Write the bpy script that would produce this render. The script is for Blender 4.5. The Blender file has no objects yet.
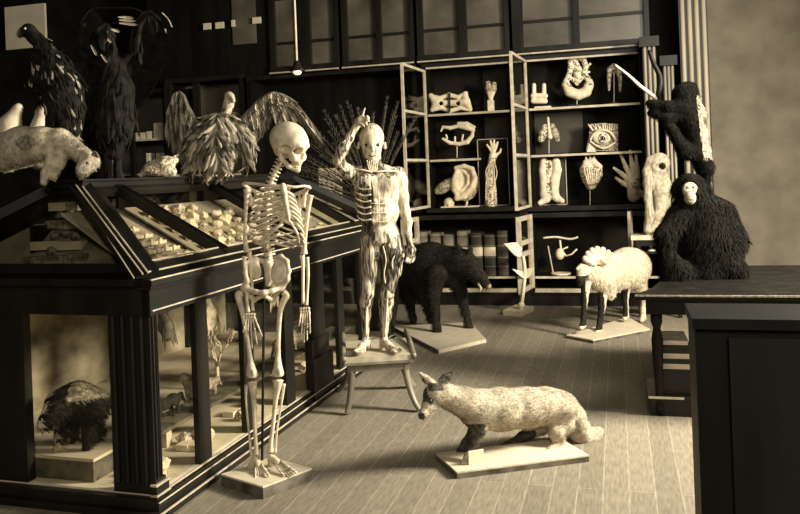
import bpy, math, random
import numpy as np
random.seed(7)
rng = np.random.RandomState(11)
SC = bpy.context.scene
COL = SC.collection

# ------------------------------------------------------------------ camera
YAW, ROLL, FPX, PX, PY, EYE = .283, .038, 815., 380., 174., 1.5
DV = np.array([-math.sin(YAW), math.cos(YAW), 0.])
R0 = np.array([math.cos(YAW), math.sin(YAW), 0.])
ZV = np.array([0., 0., 1.])
RV = R0 * math.cos(ROLL) - ZV * math.sin(ROLL)
UV = R0 * math.sin(ROLL) + ZV * math.cos(ROLL)
EYEP = np.array([0., 0., EYE])
cam = bpy.data.cameras.new('camera')
camo = bpy.data.objects.new('camera', cam)
COL.objects.link(camo)
from mathutils import Matrix, Vector
camo.matrix_world = Matrix(((RV[0], UV[0], -DV[0], 0), (RV[1], UV[1], -DV[1], 0), (RV[2], UV[2], -DV[2], EYE), (0, 0, 0, 1)))
cam.sensor_width = 36
cam.lens = FPX / 800 * 36
cam.shift_x = (400 - PX) / 800
cam.shift_y = (PY - 257) / 800
cam.clip_start = .05
SC.camera = camo

# ------------------------------------------------------------------ light
wd = bpy.data.worlds.new('world')
SC.world = wd
wd.use_nodes = True
wd.node_tree.nodes['Background'].inputs[0].default_value = (1, .9, .68, 1)
wd.node_tree.nodes['Background'].inputs[1].default_value = .07


def area(name, loc, target, sx, sy, power):
    l = bpy.data.lights.new(name, 'AREA')
    l.shape = 'RECTANGLE'; l.size = sx; l.size_y = sy; l.energy = power
    l.color = (1, .94, .80)
    o = bpy.data.objects.new(name, l); COL.objects.link(o)
    o.location = loc
    o.rotation_euler = (Vector(target) - Vector(loc)).to_track_quat('-Z', 'Y').to_euler()
    return o


area('daylight_right_window', (3.0, 5.0, 2.6), (-1.0, 4.4, .4), .9, 1.1, 720)
area('fill_near_camera', (1.0, -1.6, 3.4), (-.9, 4.4, .6), 1.2, 1.4, 140)  # added fill lamp from the camera side; no window is built there
area('fill_back_cabinets', (1.6, 4.6, 3.6), (-1.0, 9.0, 1.4), 1.2, 1.0, 90)  # fill lamp hung inside the room towards the back cabinets, no window there
SC.view_settings.view_transform = 'Standard'
SC.view_settings.look = 'None'
SC.view_settings.exposure = 0.0
SC.view_settings.gamma = 1
SC.view_settings.use_curve_mapping = False


# ------------------------------------------------------------------ pixel -> space helpers (layout only)
def ray(u, v):
    return DV + RV * (u - PX) / FPX - UV * (v - PY) / FPX


def D(u, v, dep):
    return EYEP + ray(u, v) * dep


def AY(u, v, y):
    k = ray(u, v); return EYEP + k * (y / k[1])


def AZ(u, v, z):
    k = ray(u, v); return EYEP + k * ((z - EYE) / k[2])


# ------------------------------------------------------------------ materials
def tint(v):
    return (min(1, v), min(1, v * .85), min(1, v * .61), 1)


def mat(name, v, rough=.7, v2=None, scale=6, stretch=(1, 1, 1), bump=0., detail=6, lo=.35, hi=.65, spec=.3, metal=0, bscale=None):
    m = bpy.data.materials.new(name); m.use_nodes = True
    nt = m.node_tree; b = nt.nodes['Principled BSDF']
    b.inputs['Base Color'].default_value = tint(v)
    b.inputs['Roughness'].default_value = rough
    b.inputs['Specular IOR Level'].default_value = spec
    b.inputs['Metallic'].default_value = metal
    if v2 is not None or bump:
        tc = nt.nodes.new('ShaderNodeTexCoord'); mp = nt.nodes.new('ShaderNodeMapping')
        mp.inputs['Scale'].default_value = stretch
        nt.links.new(tc.outputs['Object'], mp.inputs[0])
        nz = nt.nodes.new('ShaderNodeTexNoise'); nz.inputs['Scale'].default_value = scale; nz.inputs['Detail'].default_value = detail
        nt.links.new(mp.outputs[0], nz.inputs[0])
        if v2 is not None:
            cr = nt.nodes.new('ShaderNodeValToRGB')
            cr.color_ramp.elements[0].position = lo; cr.color_ramp.elements[1].position = hi
            cr.color_ramp.elements[0].color = tint(v); cr.color_ramp.elements[1].color = tint(v2)
            nt.links.new(nz.outputs[0], cr.inputs[0]); nt.links.new(cr.outputs[0], b.inputs['Base Color'])
        if bump:
            bp = nt.nodes.new('ShaderNodeBump'); bp.inputs['Strength'].default_value = bump; bp.inputs['Distance'].default_value = .02
            src = nz
            if bscale:
                src = nt.nodes.new('ShaderNodeTexNoise'); src.inputs['Scale'].default_value = bscale
                nt.links.new(mp.outputs[0], src.inputs[0])
            nt.links.new(src.outputs[0], bp.inputs['Height']); nt.links.new(bp.outputs[0], b.inputs['Normal'])
    return m


def glass_mat(name, refl=.08, base=.02):
    m = bpy.data.materials.new(name); m.use_nodes = True
    nt = m.node_tree; nt.nodes.clear()
    out = nt.nodes.new('ShaderNodeOutputMaterial'); mx = nt.nodes.new('ShaderNodeMixShader')
    tr = nt.nodes.new('ShaderNodeBsdfTransparent'); gl = nt.nodes.new('ShaderNodeBsdfGlossy')
    tr.inputs[0].default_value = (.95, .94, .9, 1)
    gl.inputs['Roughness'].default_value = .06
    lw = nt.nodes.new('ShaderNodeLayerWeight'); lw.inputs[0].default_value = .5
    pw = nt.nodes.new('ShaderNodeMath'); pw.operation = 'POWER'; pw.inputs[1].default_value = 4
    ml = nt.nodes.new('ShaderNodeMath'); ml.operation = 'MULTIPLY_ADD'; ml.inputs[1].default_value = .35; ml.inputs[2].default_value = .015
    nt.links.new(lw.outputs['Facing'], pw.inputs[0]); nt.links.new(pw.outputs[0], ml.inputs[0]); nt.links.new(ml.outputs[0], mx.inputs[0]); nt.links.new(tr.outputs[0], mx.inputs[1]); nt.links.new(gl.outputs[0], mx.inputs[2])
    nt.links.new(mx.outputs[0], out.inputs[0])
    return m


def floor_mat():
    m = bpy.data.materials.new('floor_boards'); m.use_nodes = True
    nt = m.node_tree; b = nt.nodes['Principled BSDF']; b.inputs['Roughness'].default_value = .6
    b.inputs['Specular IOR Level'].default_value = .2
    tc = nt.nodes.new('ShaderNodeTexCoord'); mp = nt.nodes.new('ShaderNodeMapping'); mp.inputs['Rotation'].default_value = (0, 0, math.pi / 2)
    nt.links.new(tc.outputs['Object'], mp.inputs[0])
    br = nt.nodes.new('ShaderNodeTexBrick')
    br.inputs['Scale'].default_value = 1; br.inputs['Brick Width'].default_value = 2.6; br.inputs['Row Height'].default_value = .115
    br.inputs['Mortar Size'].default_value = .0035; br.inputs['Mortar Smooth'].default_value = .3
    br.inputs['Color1'].default_value = tint(.25); br.inputs['Color2'].default_value = tint(.20); br.inputs['Mortar'].default_value = tint(.33)
    nt.links.new(mp.outputs[0], br.inputs[0])
    mp2 = nt.nodes.new('ShaderNodeMapping'); mp2.inputs['Scale'].default_value = (55, 7.0, 1)
    nt.links.new(tc.outputs['Object'], mp2.inputs[0])
    nz = nt.nodes.new('ShaderNodeTexNoise'); nz.inputs['Scale'].default_value = 1.6; nz.inputs['Detail'].default_value = 9
    nt.links.new(mp2.outputs[0], nz.inputs[0])
    cr = nt.nodes.new('ShaderNodeValToRGB'); cr.color_ramp.elements[0].position = .3; cr.color_ramp.elements[1].position = .7
    cr.color_ramp.elements[0].color = (.72, .72, .72, 1); cr.color_ramp.elements[1].color = (1.18, 1.18, 1.18, 1)
    nt.links.new(nz.outputs[0], cr.inputs[0])
    mu = nt.nodes.new('ShaderNodeMix'); mu.data_type = 'RGBA'; mu.blend_type = 'MULTIPLY'; mu.inputs[0].default_value = 1
    nt.links.new(br.outputs[0], mu.inputs[6]); nt.links.new(cr.outputs[0], mu.inputs[7]); nt.links.new(mu.outputs[2], b.inputs['Base Color'])
    return m


M = {}
M['black'] = mat('black_stained_wood', .004, .55, .010, 9, (1, 1, .15), spec=.15)
M['case'] = mat('dark_case_wood', .006, .42, .016, 7, (1, .2, .2), spec=.28)
M['bead'] = mat('pale_bead_moulding', .42, .35, .6, 12, spec=.5)  # pale tone for bead lines, stand rods and thin frames
M['wall'] = mat('dark_wall', .006, .85, .014, 3, spec=.1)
M['deep'] = mat('cabinet_inner_lining', .006, .85, .022, 1.6, spec=.1)
M['greyin'] = mat('grey_cabinet_lining', .03, .8, .09, 1.2)
M['shelf'] = mat('pale_shelf_edge', .42, .6, .62, 14)
M['greyleft'] = mat('grey_painted_lining', .10, .8, .24, 1.5)
M['pane'] = mat('grey_pane', .05, .35, .15, 1.7, spec=.5)  # opaque mottled grey for the upper cabinet panes
M['plaster'] = mat('cream_plaster', .62, .7, .85, 18, bump=.15)
M['bone'] = mat('old_bone', .50, .5, .76, 22, bump=.1, spec=.3)
M['bonedark'] = mat('shaded_cartilage', .14, .7, .4, 30)
M['vein'] = mat('anatomical_model_paint', .10, .6, .80, 55, lo=.42, hi=.56, bump=.3)
M['veinmid'] = mat('anatomical_model_grey', .12, .6, .5, 40, lo=.4, hi=.6, bump=.3)
M['muscle'] = mat('striated_muscle', .05, .5, .66, 26, (2.6, 2.6, .32), bump=.5, lo=.42, hi=.58)
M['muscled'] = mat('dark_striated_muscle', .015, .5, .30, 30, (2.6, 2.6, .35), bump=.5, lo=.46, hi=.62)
M['skin'] = mat('waxed_cream_model', .26, .5, .62, 24, (2.2, 2.2, .5), bump=.4, lo=.36, hi=.56)
M['mount'] = mat('pale_mount_board', .52, .6, .68, 10, (1, 6, 1))
M['mountside'] = mat('dark_board_edge', .05, .6, .16, 12)
M['foxc'] = mat('grizzled_pale_fur', .27, .95, .50, 14, (1, 1, 1), spec=.1)
M['foxd'] = mat('dark_fox_fur', .025, .9, .09, 60)
M['fleece'] = mat('white_fleece', .55, .95, .80, 30, bump=.8)
M['darkfur'] = mat('dark_bristles', .007, .85, .03, 45, spec=.15)
M['blackfur'] = mat('black_fur', .003, .95, .009, 40, spec=.08)
M['greyfur'] = mat('grey_fur', .14, .9, .42, 45)
M['palefur'] = mat('pale_cream_fur', .38, .9, .70, 30, bump=.3)
M['feather'] = mat('brown_feather', .03, .8, .22, 26, (1, 1, .3))
M['featherp'] = mat('pale_feather', .20, .8, .52, 26, (1, 1, .3))
M['featherd'] = mat('black_feather', .005, .8, .018, 20, spec=.12)
M['paper'] = mat('cream_paper', .66, .8, .8, 4)
M['backdrop'] = mat('painted_backdrop', .13, .9, .62, 3.0, (1, 1, 1.6), lo=.3, hi=.62, detail=8)
M['casefloor'] = mat('sandy_case_floor', .5, .9, .78, 5)
M['endtray'] = mat('dim_end_tray', .10, .9, .22, 6)
M['tray'] = mat('lined_tray', .26, .9, .4, 8)
M['box'] = mat('white_card_box', .6, .8, .8, 20)
M['mineral'] = mat('mineral_chunk', .22, .6, .8, 60, lo=.4, hi=.6, bump=.4)
M['rockd'] = mat('dark_mineral', .03, .6, .2, 40)
M['rock'] = mat('pale_rock_mount', .5, .9, .8, 8, bump=.6)
M['stool'] = mat('varnished_stool_wood', .10, .4, .22, 8, (1, 1, .3), spec=.5)
M['stooltop'] = mat('pale_stool_top', .34, .5, .5, 8, (1, 5, 1))
M['leafm'] = mat('cream_leaf_model', .7, .6, .85, 10)
M['jar'] = mat('grey_book_cloth', .12, .6, .30, 10)
M['jard'] = mat('dark_book_cloth', .03, .6, .07, 10)
M['label'] = mat('cream_label', .7, .8)
M['plasterwall'] = mat('grey_plaster', .15, .9, .23, 3)
M['pil'] = mat('pale_fluting', .34, .5, .5, 6, (1, 1, .2))
M['glass'] = glass_mat('clear_glass')
M['dry'] = mat('dry_frond', .02, .85, .11, 30)
M['eyeb'] = mat('black_glass_eye', .005, .15, spec=.8)
lm = bpy.data.materials.new('lamp_glow'); lm.use_nodes = True
lm.node_tree.nodes['Principled BSDF'].inputs['Emission Color'].default_value = tint(1)
lm.node_tree.nodes['Principled BSDF'].inputs['Emission Strength'].default_value = .9
lm.node_tree.nodes['Principled BSDF'].inputs['Base Color'].default_value = tint(.9)
M['lamp'] = lm
FLOORM = floor_mat()

# ------------------------------------------------------------------ object helpers
ORG = {}


def tag(o, label, cat, group=None, kind=None):
    o['label'] = label; o['category'] = cat
    if group: o['group'] = group
    if kind: o['kind'] = kind
    return o


def thing(name, label, cat, base, group=None):
    o = bpy.data.objects.new(name, None); COL.objects.link(o)
    o.empty_display_size = .1
    o.location = [float(q) for q in base]; ORG[o] = np.array(base, float)
    return tag(o, label, cat, group)


def link(name, V, F, mats, idx=None, parent=None, base=None, smooth=False, label=None):
    V = np.asarray(V, float)
    if parent is not None: off = ORG[parent]
    elif base is not None: off = np.array(base, float)
    else: off = np.zeros(3)
    me = bpy.data.meshes.new(name)
    me.from_pydata((V - off).tolist(), [], F if isinstance(F, list) else F.tolist())
    if not isinstance(mats, (list, tuple)): mats = [mats]
    for m in mats: me.materials.append(m)
    if idx is not None: me.polygons.foreach_set('material_index', np.asarray(idx, dtype=np.int32))
    if smooth: me.polygons.foreach_set('use_smooth', np.ones(len(me.polygons), dtype=bool))
    me.update()
    o = bpy.data.objects.new(name, me); COL.objects.link(o)
    ORG[o] = off
    if parent is not None: o.parent = parent
    else: o.location = off.tolist()
    if label: o['label'] = label
    return o


def struct(o):
    o['kind'] = 'structure'; return o


def frame_of(t, up=(0, 0, 1)):
    t = t / (np.linalg.norm(t) + 1e-12)
    a = np.array(up, float)
    if abs(t @ a) > .95: a = np.array([1., 0, 0])
    n = np.cross(t, a); n /= np.linalg.norm(n)
    return t, n, np.cross(n, t)


class MB:
    def __init__(s): s.v = []; s.f = []; s.m = []

    def add(s, V, F, mi=0):
        b = len(s.v); s.v += [tuple(map(float, q)) for q in V]
        for f in F: s.f.append([b + i for i in f]); s.m.append(mi)
        return s

    def hexa(s, P, mi=0):  # 8 points: bottom 4 ccw, top 4 ccw
        return s.add(P, [(3, 2, 1, 0), (4, 5, 6, 7), (0, 1, 5, 4), (1, 2, 6, 5), (2, 3, 7, 6), (3, 0, 4, 7)], mi)

    def box(s, x0, x1, y0, y1, z0, z1, mi=0, T=None):
        P = [(x0, y0, z0), (x1, y0, z0), (x1, y1, z0), (x0, y1, z0), (x0, y0, z1), (x1, y0, z1), (x1, y1, z1), (x0, y1, z1)]
        if T is not None: P = [T(*p) for p in P]
        return s.hexa(P, mi)

    def bar(s, a, b, w, h, mi=0, up=(0, 0, 1)):  # rectangular bar
        a = np.array(a, float); b = np.array(b, float)
        t, n, c = frame_of(b - a, up)
        P = [q + n * i * w / 2 + c * j * h / 2 for q in (a, b) for i, j in ((-1, -1), (1, -1), (1, 1), (-1, 1))]
        return s.hexa(P, mi)

    def tube(s, pts, rad, seg=8, mi=0, flat=1.0, cap=True):
        pts = [np.array(p, float) for p in pts]
        n = len(pts)
        if not hasattr(rad, '__len__'): rad = [rad] * n
        V = []; pn = None
        for i in range(n):
            t = pts[min(i + 1, n - 1)] - pts[max(i - 1, 0)]
            t /= (np.linalg.norm(t) + 1e-12)
            if pn is None: _, nn, cc = frame_of(t)
            else:
                nn = pn - t * (pn @ t); nn /= (np.linalg.norm(nn) + 1e-12); cc = np.cross(nn, t)
            pn = nn
            for k in range(seg):
                a = 2 * math.pi * k / seg
                V.append(pts[i] + rad[i] * (math.cos(a) * nn + flat * math.sin(a) * cc))
        F = [(i * seg + k, i * seg + (k + 1) % seg, (i + 1) * seg + (k + 1) % seg, (i + 1) * seg + k) for i in range(n - 1) for k in range(seg)]
        if cap: F += [tuple(range(seg))[::-1], tuple((n - 1) * seg + k for k in range(seg))]
        return s.add(V, F, mi)

    def lathe(s, c, prof, seg=16, mi=0, ax=(0, 0, 1), cap=True):
        t, n, b = frame_of(np.array(ax, float)); c = np.array(c, float)
        V = [c + t * h + r * (math.cos(2 * math.pi * k / seg) * n + math.sin(2 * math.pi * k / seg) * b) for r, h in prof for k in range(seg)]
        F = [(i * seg + k, i * seg + (k + 1) % seg, (i + 1) * seg + (k + 1) % seg, (i + 1) * seg + k) for i in range(len(prof) - 1) for k in range(seg)]
        if cap: F += [tuple(range(seg))[::-1], tuple((len(prof) - 1) * seg + k for k in range(seg))]
        return s.add(V, F, mi)

    def ball(s, c, r, mi=0, seg=10, rings=7):
        if not hasattr(r, '__len__'): r = (r, r, r)
        c = np.array(c, float); V = []
        for i in range(1, rings):
            ph = math.pi * i / rings
            for k in range(seg):
                a = 2 * math.pi * k / seg
                V.append(c + np.array([r[0] * math.sin(ph) * math.cos(a), r[1] * math.sin(ph) * math.sin(a), r[2] * math.cos(ph)]))
        F = [(i * seg + k, (i + 1) * seg + k, (i + 1) * seg + (k + 1) % seg, i * seg + (k + 1) % seg) for i in range(rings - 2) for k in range(seg)]
        nt = len(V); V += [c + np.array([0, 0, r[2]]), c - np.array([0, 0, r[2]])]
        F += [(nt, k, (k + 1) % seg) for k in range(seg)] + [(nt + 1, (rings - 2) * seg + (k + 1) % seg, (rings - 2) * seg + k) for k in range(seg)]
        return s.add(V, F, mi)

    def feather(s, a, b, w, nrm, mi=0, camber=.25, seg=6, droop=0.):
        a = np.array(a, float); b = np.array(b, float); nrm = np.array(nrm, float)
        t = b - a; L = np.linalg.norm(t); t = t / L
        side = np.cross(t, nrm); side /= (np.linalg.norm(side) + 1e-9); up = np.cross(side, t)
        V = []
        for i in range(seg + 1):
            q = i / seg
            ww = w * (.35 + .65 * math.sin(min(1, q * 1.6) * math.pi / 2)) * (1 if q < .7 else max(.04, 1 - ((q - .7) / .3) ** 2))
            c = a + t * L * q + np.array([0, 0, -droop * q * q])
            V += [c - side * ww, c + up * ww * camber + up * .0015, c + side * ww]
        F = []
        for i in range(seg):
            F += [(3 * i, 3 * i + 1, 3 * i + 4, 3 * i + 3), (3 * i + 1, 3 * i + 2, 3 * i + 5, 3 * i + 4)]
        return s.add(V, F, mi)

    def leafshape(s, a, b, w, nrm, th=.006, mi=0):  # heart shaped thick leaf
        a = np.array(a, float); b = np.array(b, float); t = b - a; L = np.linalg.norm(t); t /= L
        side = np.cross(t, np.array(nrm, float)); side /= np.linalg.norm(side); up = np.cross(side, t)
        prof = [(-.12, .35), (-.08, .75), (.08, 1), (.3, .95), (.55, .65), (.8, .27), (1, .02)]
        out = [a + t * L * q + side * w * k for q, k in prof] + [a + t * L * q - side * w * k for q, k in prof[::-1]] + [a]
        n = len(out); V = [p + up * th for p in out] + [p - up * th for p in out]
        F = [tuple(range(n)), tuple(range(n, 2 * n))[::-1]] + [(i, n + i, n + (i + 1) % n, (i + 1) % n) for i in range(n)]
        return s.add(V, F, mi)

    def prism(s, pts, off, mi=0):
        n = len(pts); off = np.array(off, float)
        V = [np.array(p, float) for p in pts] + [np.array(p, float) + off for p in pts]
        F = [tuple(range(n))[::-1], tuple(range(n, 2 * n))] + [(i, (i + 1) % n, n + (i + 1) % n, n + i) for i in range(n)]
        return s.add(V, F, mi)

    def build(s, name, mats, parent=None, base=None, smooth=False, label=None):
        return link(name, s.v, s.f, mats, s.m, parent, base, smooth, label)


def smooth_path(pts, n=6):
    P = [np.array(p, float) for p in pts]
    if len(P) < 3: return P
    out = []
    for i in range(len(P) - 1):
        p0 = P[max(i - 1, 0)]; p1 = P[i]; p2 = P[i + 1]; p3 = P[min(i + 2, len(P) - 1)]
        for k in range(n):
            t = k / n
            out.append(.5 * ((2 * p1) + (-p0 + p2) * t + (2 * p0 - 5 * p1 + 4 * p2 - p3) * t * t + (-p0 + 3 * p1 - 3 * p2 + p3) * t ** 3))
    out.append(P[-1]); return out


# ------------------------------------------------------------------ implicit surfaces for organic bodies
class Sdf:
    def __init__(s, k=.02): s.p = []; s.k = k

    def cap(s, a, b, ra, rb=None, op=1, k=None):
        s.p.append(('c', np.array(a, float), np.array(b, float), ra, rb if rb is not None else ra, op, k or s.k)); return s

    def path(s, pr, op=1, k=None):
        for (a, ra), (b, rb) in zip(pr[:-1], pr[1:]): s.cap(a, b, ra, rb, op, k)
        return s

    def px(s, L, op=1, k=None):  # (u, v, depth, radius in px)
        return s.path([(D(u, v, d), r * d / FPX) for u, v, d, r in L], op, k)

    def ell(s, c, r, R=None, op=1, k=None):
        s.p.append(('e', np.array(c, float), np.array(r, float), np.eye(3) if R is None else np.array(R, float), 0, op, k or s.k)); return s

    def pell(s, u, v, d, ru, rd, rv, op=1, k=None, ang=0):  # ellipsoid aligned with the viewer's frame, px radii; ang tilts it in the picture plane
        q = d / FPX; ca, sa = math.cos(ang), math.sin(ang)
        return s.ell(D(u, v, d), (ru * q, rd * q, rv * q), [R0 * ca + ZV * sa, DV, -R0 * sa + ZV * ca], op, k)

    def mesh(s, h):
        lo = np.full(3, 1e9); hi = -lo
        for p in s.p:
            if p[5] < 0: continue
            if p[0] == 'c':
                m = max(p[3], p[4]); lo = np.minimum(lo, np.minimum(p[1], p[2]) - m); hi = np.maximum(hi, np.maximum(p[1], p[2]) + m)
            else:
                m = max(p[2]); lo = np.minimum(lo, p[1] - m); hi = np.maximum(hi, p[1] + m)
        lo = lo - 3 * h - s.k; hi = hi + 3 * h + s.k
        n = np.ceil((hi - lo) / h).astype(int) + 1
        F = np.full(n, .2, dtype=np.float32)
        ax = [lo[i] + h * np.arange(n[i]) for i in range(3)]
        for p in s.p:
            k = p[6]
            if p[0] == 'c': m = max(p[3], p[4]); a = np.minimum(p[1], p[2]) - m; b = np.maximum(p[1], p[2]) + m
            else: m = max(p[2]); a = p[1] - m; b = p[1] + m
            i0 = np.clip(np.floor((a - k * 2 - 3 * h - lo) / h).astype(int), 0, n - 1); i1 = np.clip(np.ceil((b + k * 2 + 3 * h - lo) / h).astype(int) + 1, 1, n)
            X, Y, Z = np.meshgrid(*[ax[i][i0[i]:i1[i]] for i in range(3)], indexing='ij')
            Q = np.stack([X, Y, Z], -1)
            if p[0] == 'c':
                ab = p[2] - p[1]; L2 = ab @ ab + 1e-12
                t = np.clip(((Q - p[1]) @ ab) / L2, 0, 1)
                dist = np.linalg.norm(Q - p[1] - t[..., None] * ab, axis=-1) - (p[3] + (p[4] - p[3]) * t)
            else:
                q = (Q - p[1]) @ p[3].T
                k0 = np.linalg.norm(q / p[2], axis=-1); k1 = np.linalg.norm(q / (p[2] ** 2), axis=-1) + 1e-9
                dist = k0 * (k0 - 1) / k1
            sl = tuple(slice(i0[i], i1[i]) for i in range(3)); A = F[sl]
            if p[5] > 0:
                hh = np.clip(.5 + .5 * (dist - A) / k, 0, 1); F[sl] = dist + (A - dist) * hh - k * hh * (1 - hh)
            else:
                hh = np.clip(.5 - .5 * (dist + A) / k, 0, 1)
                F[sl] = A * (1 - hh) + (-dist) * hh + k * hh * (1 - hh)
        return nets(F, lo, h)


def nets(F, lo, h):
    S = F < 0; n = np.array(F.shape)
    c = n - 1
    P = np.zeros((*c, 3), np.float32); W = np.zeros(c, np.float32)
    corners = [(i, j, k) for i in (0, 1) for j in (0, 1) for k in (0, 1)]
    g = lambda A, o: A[o[0]:o[0] + c[0], o[1]:o[1] + c[1], o[2]:o[2] + c[2]]
    for a in corners:
        for axx in range(3):
            if a[axx]: continue
            b = list(a); b[axx] = 1
            fa = g(F, a); fb = g(F, b); x = g(S, a) != g(S, b)
            t = np.where(x, fa / np.where(x, fa - fb, 1), 0)
            for q in range(3): P[..., q] += np.where(x, a[q] + (t if q == axx else 0), 0)
            W += x
    act = W > 0
    idx = -np.ones(c, int); idx[act] = np.arange(act.sum())
    I = np.argwhere(act)
    V = lo + h * (I + P[act] / W[act][:, None])
    Q = []
    for axx in range(3):
        o1, o2 = [(1, 2), (2, 0), (0, 1)][axx]
        sl = [slice(1, c[q]) for q in range(3)]; sl[axx] = slice(0, c[axx])
        s2 = list(sl); s2[axx] = slice(1, c[axx] + 1)
        sa = S[tuple(slice(x.start, x.stop) for x in sl)]; sb = S[tuple(s2)]
        for cond, rev in ((sa & ~sb, False), (~sa & sb, True)):
            J = np.argwhere(cond)
            if not len(J): continue
            for q in range(3): J[:, q] += sl[q].start
            e1 = np.zeros(3, int); e1[o1] = 1; e2 = np.zeros(3, int); e2[o2] = 1
            q4 = [idx[tuple((J - e).T)] for e in (e1 + e2, e2, 0 * e1, e1)]
            q4 = np.stack(q4 if not rev else q4[::-1], 1); Q.append(q4)
    Q = np.concatenate(Q); Q = Q[(Q >= 0).all(1)]
    return V, Q


def face_data(V, Q):
    C = V[Q].mean(1); N = np.cross(V[Q[:, 2]] - V[Q[:, 0]], V[Q[:, 3]] - V[Q[:, 1]])
    A = np.linalg.norm(N, axis=1); return C, N / (A[:, None] + 1e-12), A / 2


def body(name, sdf, h, mats, fn=None, parent=None, base=None, fur=0, flen=.02, flow=None, fw=.0016, stick=.35, label=None):
    """one continuous surface; fn(C)->material index per face; fur adds small tapering tufts rooted in it."""
    V, Q = sdf.mesh(h)
    C, N, A = face_data(V, Q)
    idx = fn(C) if fn is not None else np.zeros(len(Q), int)
    F = Q.tolist(); V = V.tolist(); I = list(idx)
    if fur:
        pick = rng.choice(len(Q), fur, p=A / A.sum())
        Vq = np.array(V)
        w = rng.dirichlet((1, 1, 1, 1), fur)
        P = (Vq[Q[pick]] * w[..., None]).sum(1); n = N[pick]
        fl = flow(P) if callable(flow) else np.tile(np.array(flow, float), (fur, 1))
        fl = fl + rng.normal(0, .25, fl.shape)
        t = fl - (fl * n).sum(1)[:, None] * n * (1 - stick)
        t = t / (np.linalg.norm(t, axis=1)[:, None] + 1e-9) + n * stick
        t = t / np.linalg.norm(t, axis=1)[:, None]
        sd = np.cross(t, n); sd /= (np.linalg.norm(sd, axis=1)[:, None] + 1e-9)
        L = flen * (.6 + .8 * rng.rand(fur))[:, None]
        b = len(V)
        a1 = P - sd * fw - n * .002; a2 = P + sd * fw - n * .002; tip = P + t * L; mid1 = P + t * L * .5 - sd * fw * .8; mid2 = P + t * L * .5 + sd * fw * .8
        V += np.stack([a1, a2, mid2, tip, mid1], 1).reshape(-1, 3).tolist()
        F += [[b + 5 * i + q for q in range(5)] for i in range(fur)]
        I += [idx[p] for p in pick]
    return link(name, V, F, mats, I, parent, base, True, label)

# ================================================================== ROOM
struct(MB().box(-9.6, 3.4, -3.2, 9.6, -.05, 0).build('floor', FLOORM))
struct(MB().box(-9.6, 3.4, -3.2, 9.6, 4.6, 4.7).build('ceiling', M['wall']))
struct(MB().box(-9.6, 3.4, 9.45, 9.6, 0, 4.6).build('wall_back', M['wall']))
struct(MB().box(-9.7, -9.6, -3.2, 9.6, 0, 4.6).build('wall_left', M['wall']))
wr = MB()
wr.box(3.4, 3.5, -3.2, 9.6, 0, 1.4).box(3.4, 3.5, -3.2, 9.6, 3.7, 4.6).box(3.4, 3.5, -3.2, 4.2, 1.4, 3.7).box(3.4, 3.5, 6.2, 9.6, 1.4, 3.7)
struct(wr.build('wall_right', M['plasterwall']))
wn = MB()
for y0, y1, z0, z1 in ((4.2, 6.2, 1.4, 1.47), (4.2, 6.2, 3.63, 3.7), (4.2, 4.27, 1.47, 3.63), (6.13, 6.2, 1.47, 3.63), (5.17, 5.23, 1.47, 3.63)): wn.box(3.4, 3.47, y0, y1, z0, z1)
struct(wn.build('window_1', M['case']))
# pale plaster return of the back wall beside the pilasters
struct(MB().box(.98, 3.4, 9.3, 9.45, 0, 4.6).build('wall_back_return', M['plasterwall']))
struct(MB().box(-9.6, .98, 9.0, 9.03, 0, .13).build('baseboard_back', M['case']))

# ------------------------------------------------------------------ pilasters by the cabinet end
def pilaster(x0, x1, y, z0, z1, n, label, grp=None):
    r = thing('fluted_pilaster', label, 'pilaster', ((x0 + x1) / 2, y + .1, z0), grp)
    MB().box(x0, x1, y + .04, y + .3, z0, z1).build('core', M['case'], r)
    w = (x1 - x0) / n; m = MB()
    for i in range(n):
        c = x0 + w * (i + .5)
        m.tube([(c, y + .04, z0 + .02), (c, y + .04, z1 - .02)], w * .34, 10)
    m.build('fluting', M['pil'], r, smooth=True)
    MB().box(x0 - .03, x1 + .03, y - .02, y + .3, z0, z0 + .12).build('base', M['case'], r)
    MB().box(x0 - .03, x1 + .03, y - .02, y + .3, z1 - .1, z1).build('capital', M['case'], r)


pilaster(.66, .93, 8.8, 0, 4.6, 4, 'wide pale fluted pilaster beside the grey plaster wall')
pilaster(.29, .42, 8.64, 1.06, 2.78, 3, 'narrow pale fluted pilaster at the end of the specimen cabinet')
pilaster(.49, .60, 8.85, 0, 2.6, 3, 'thin dark fluted pilaster between the narrow and the wide pale ones')

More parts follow.
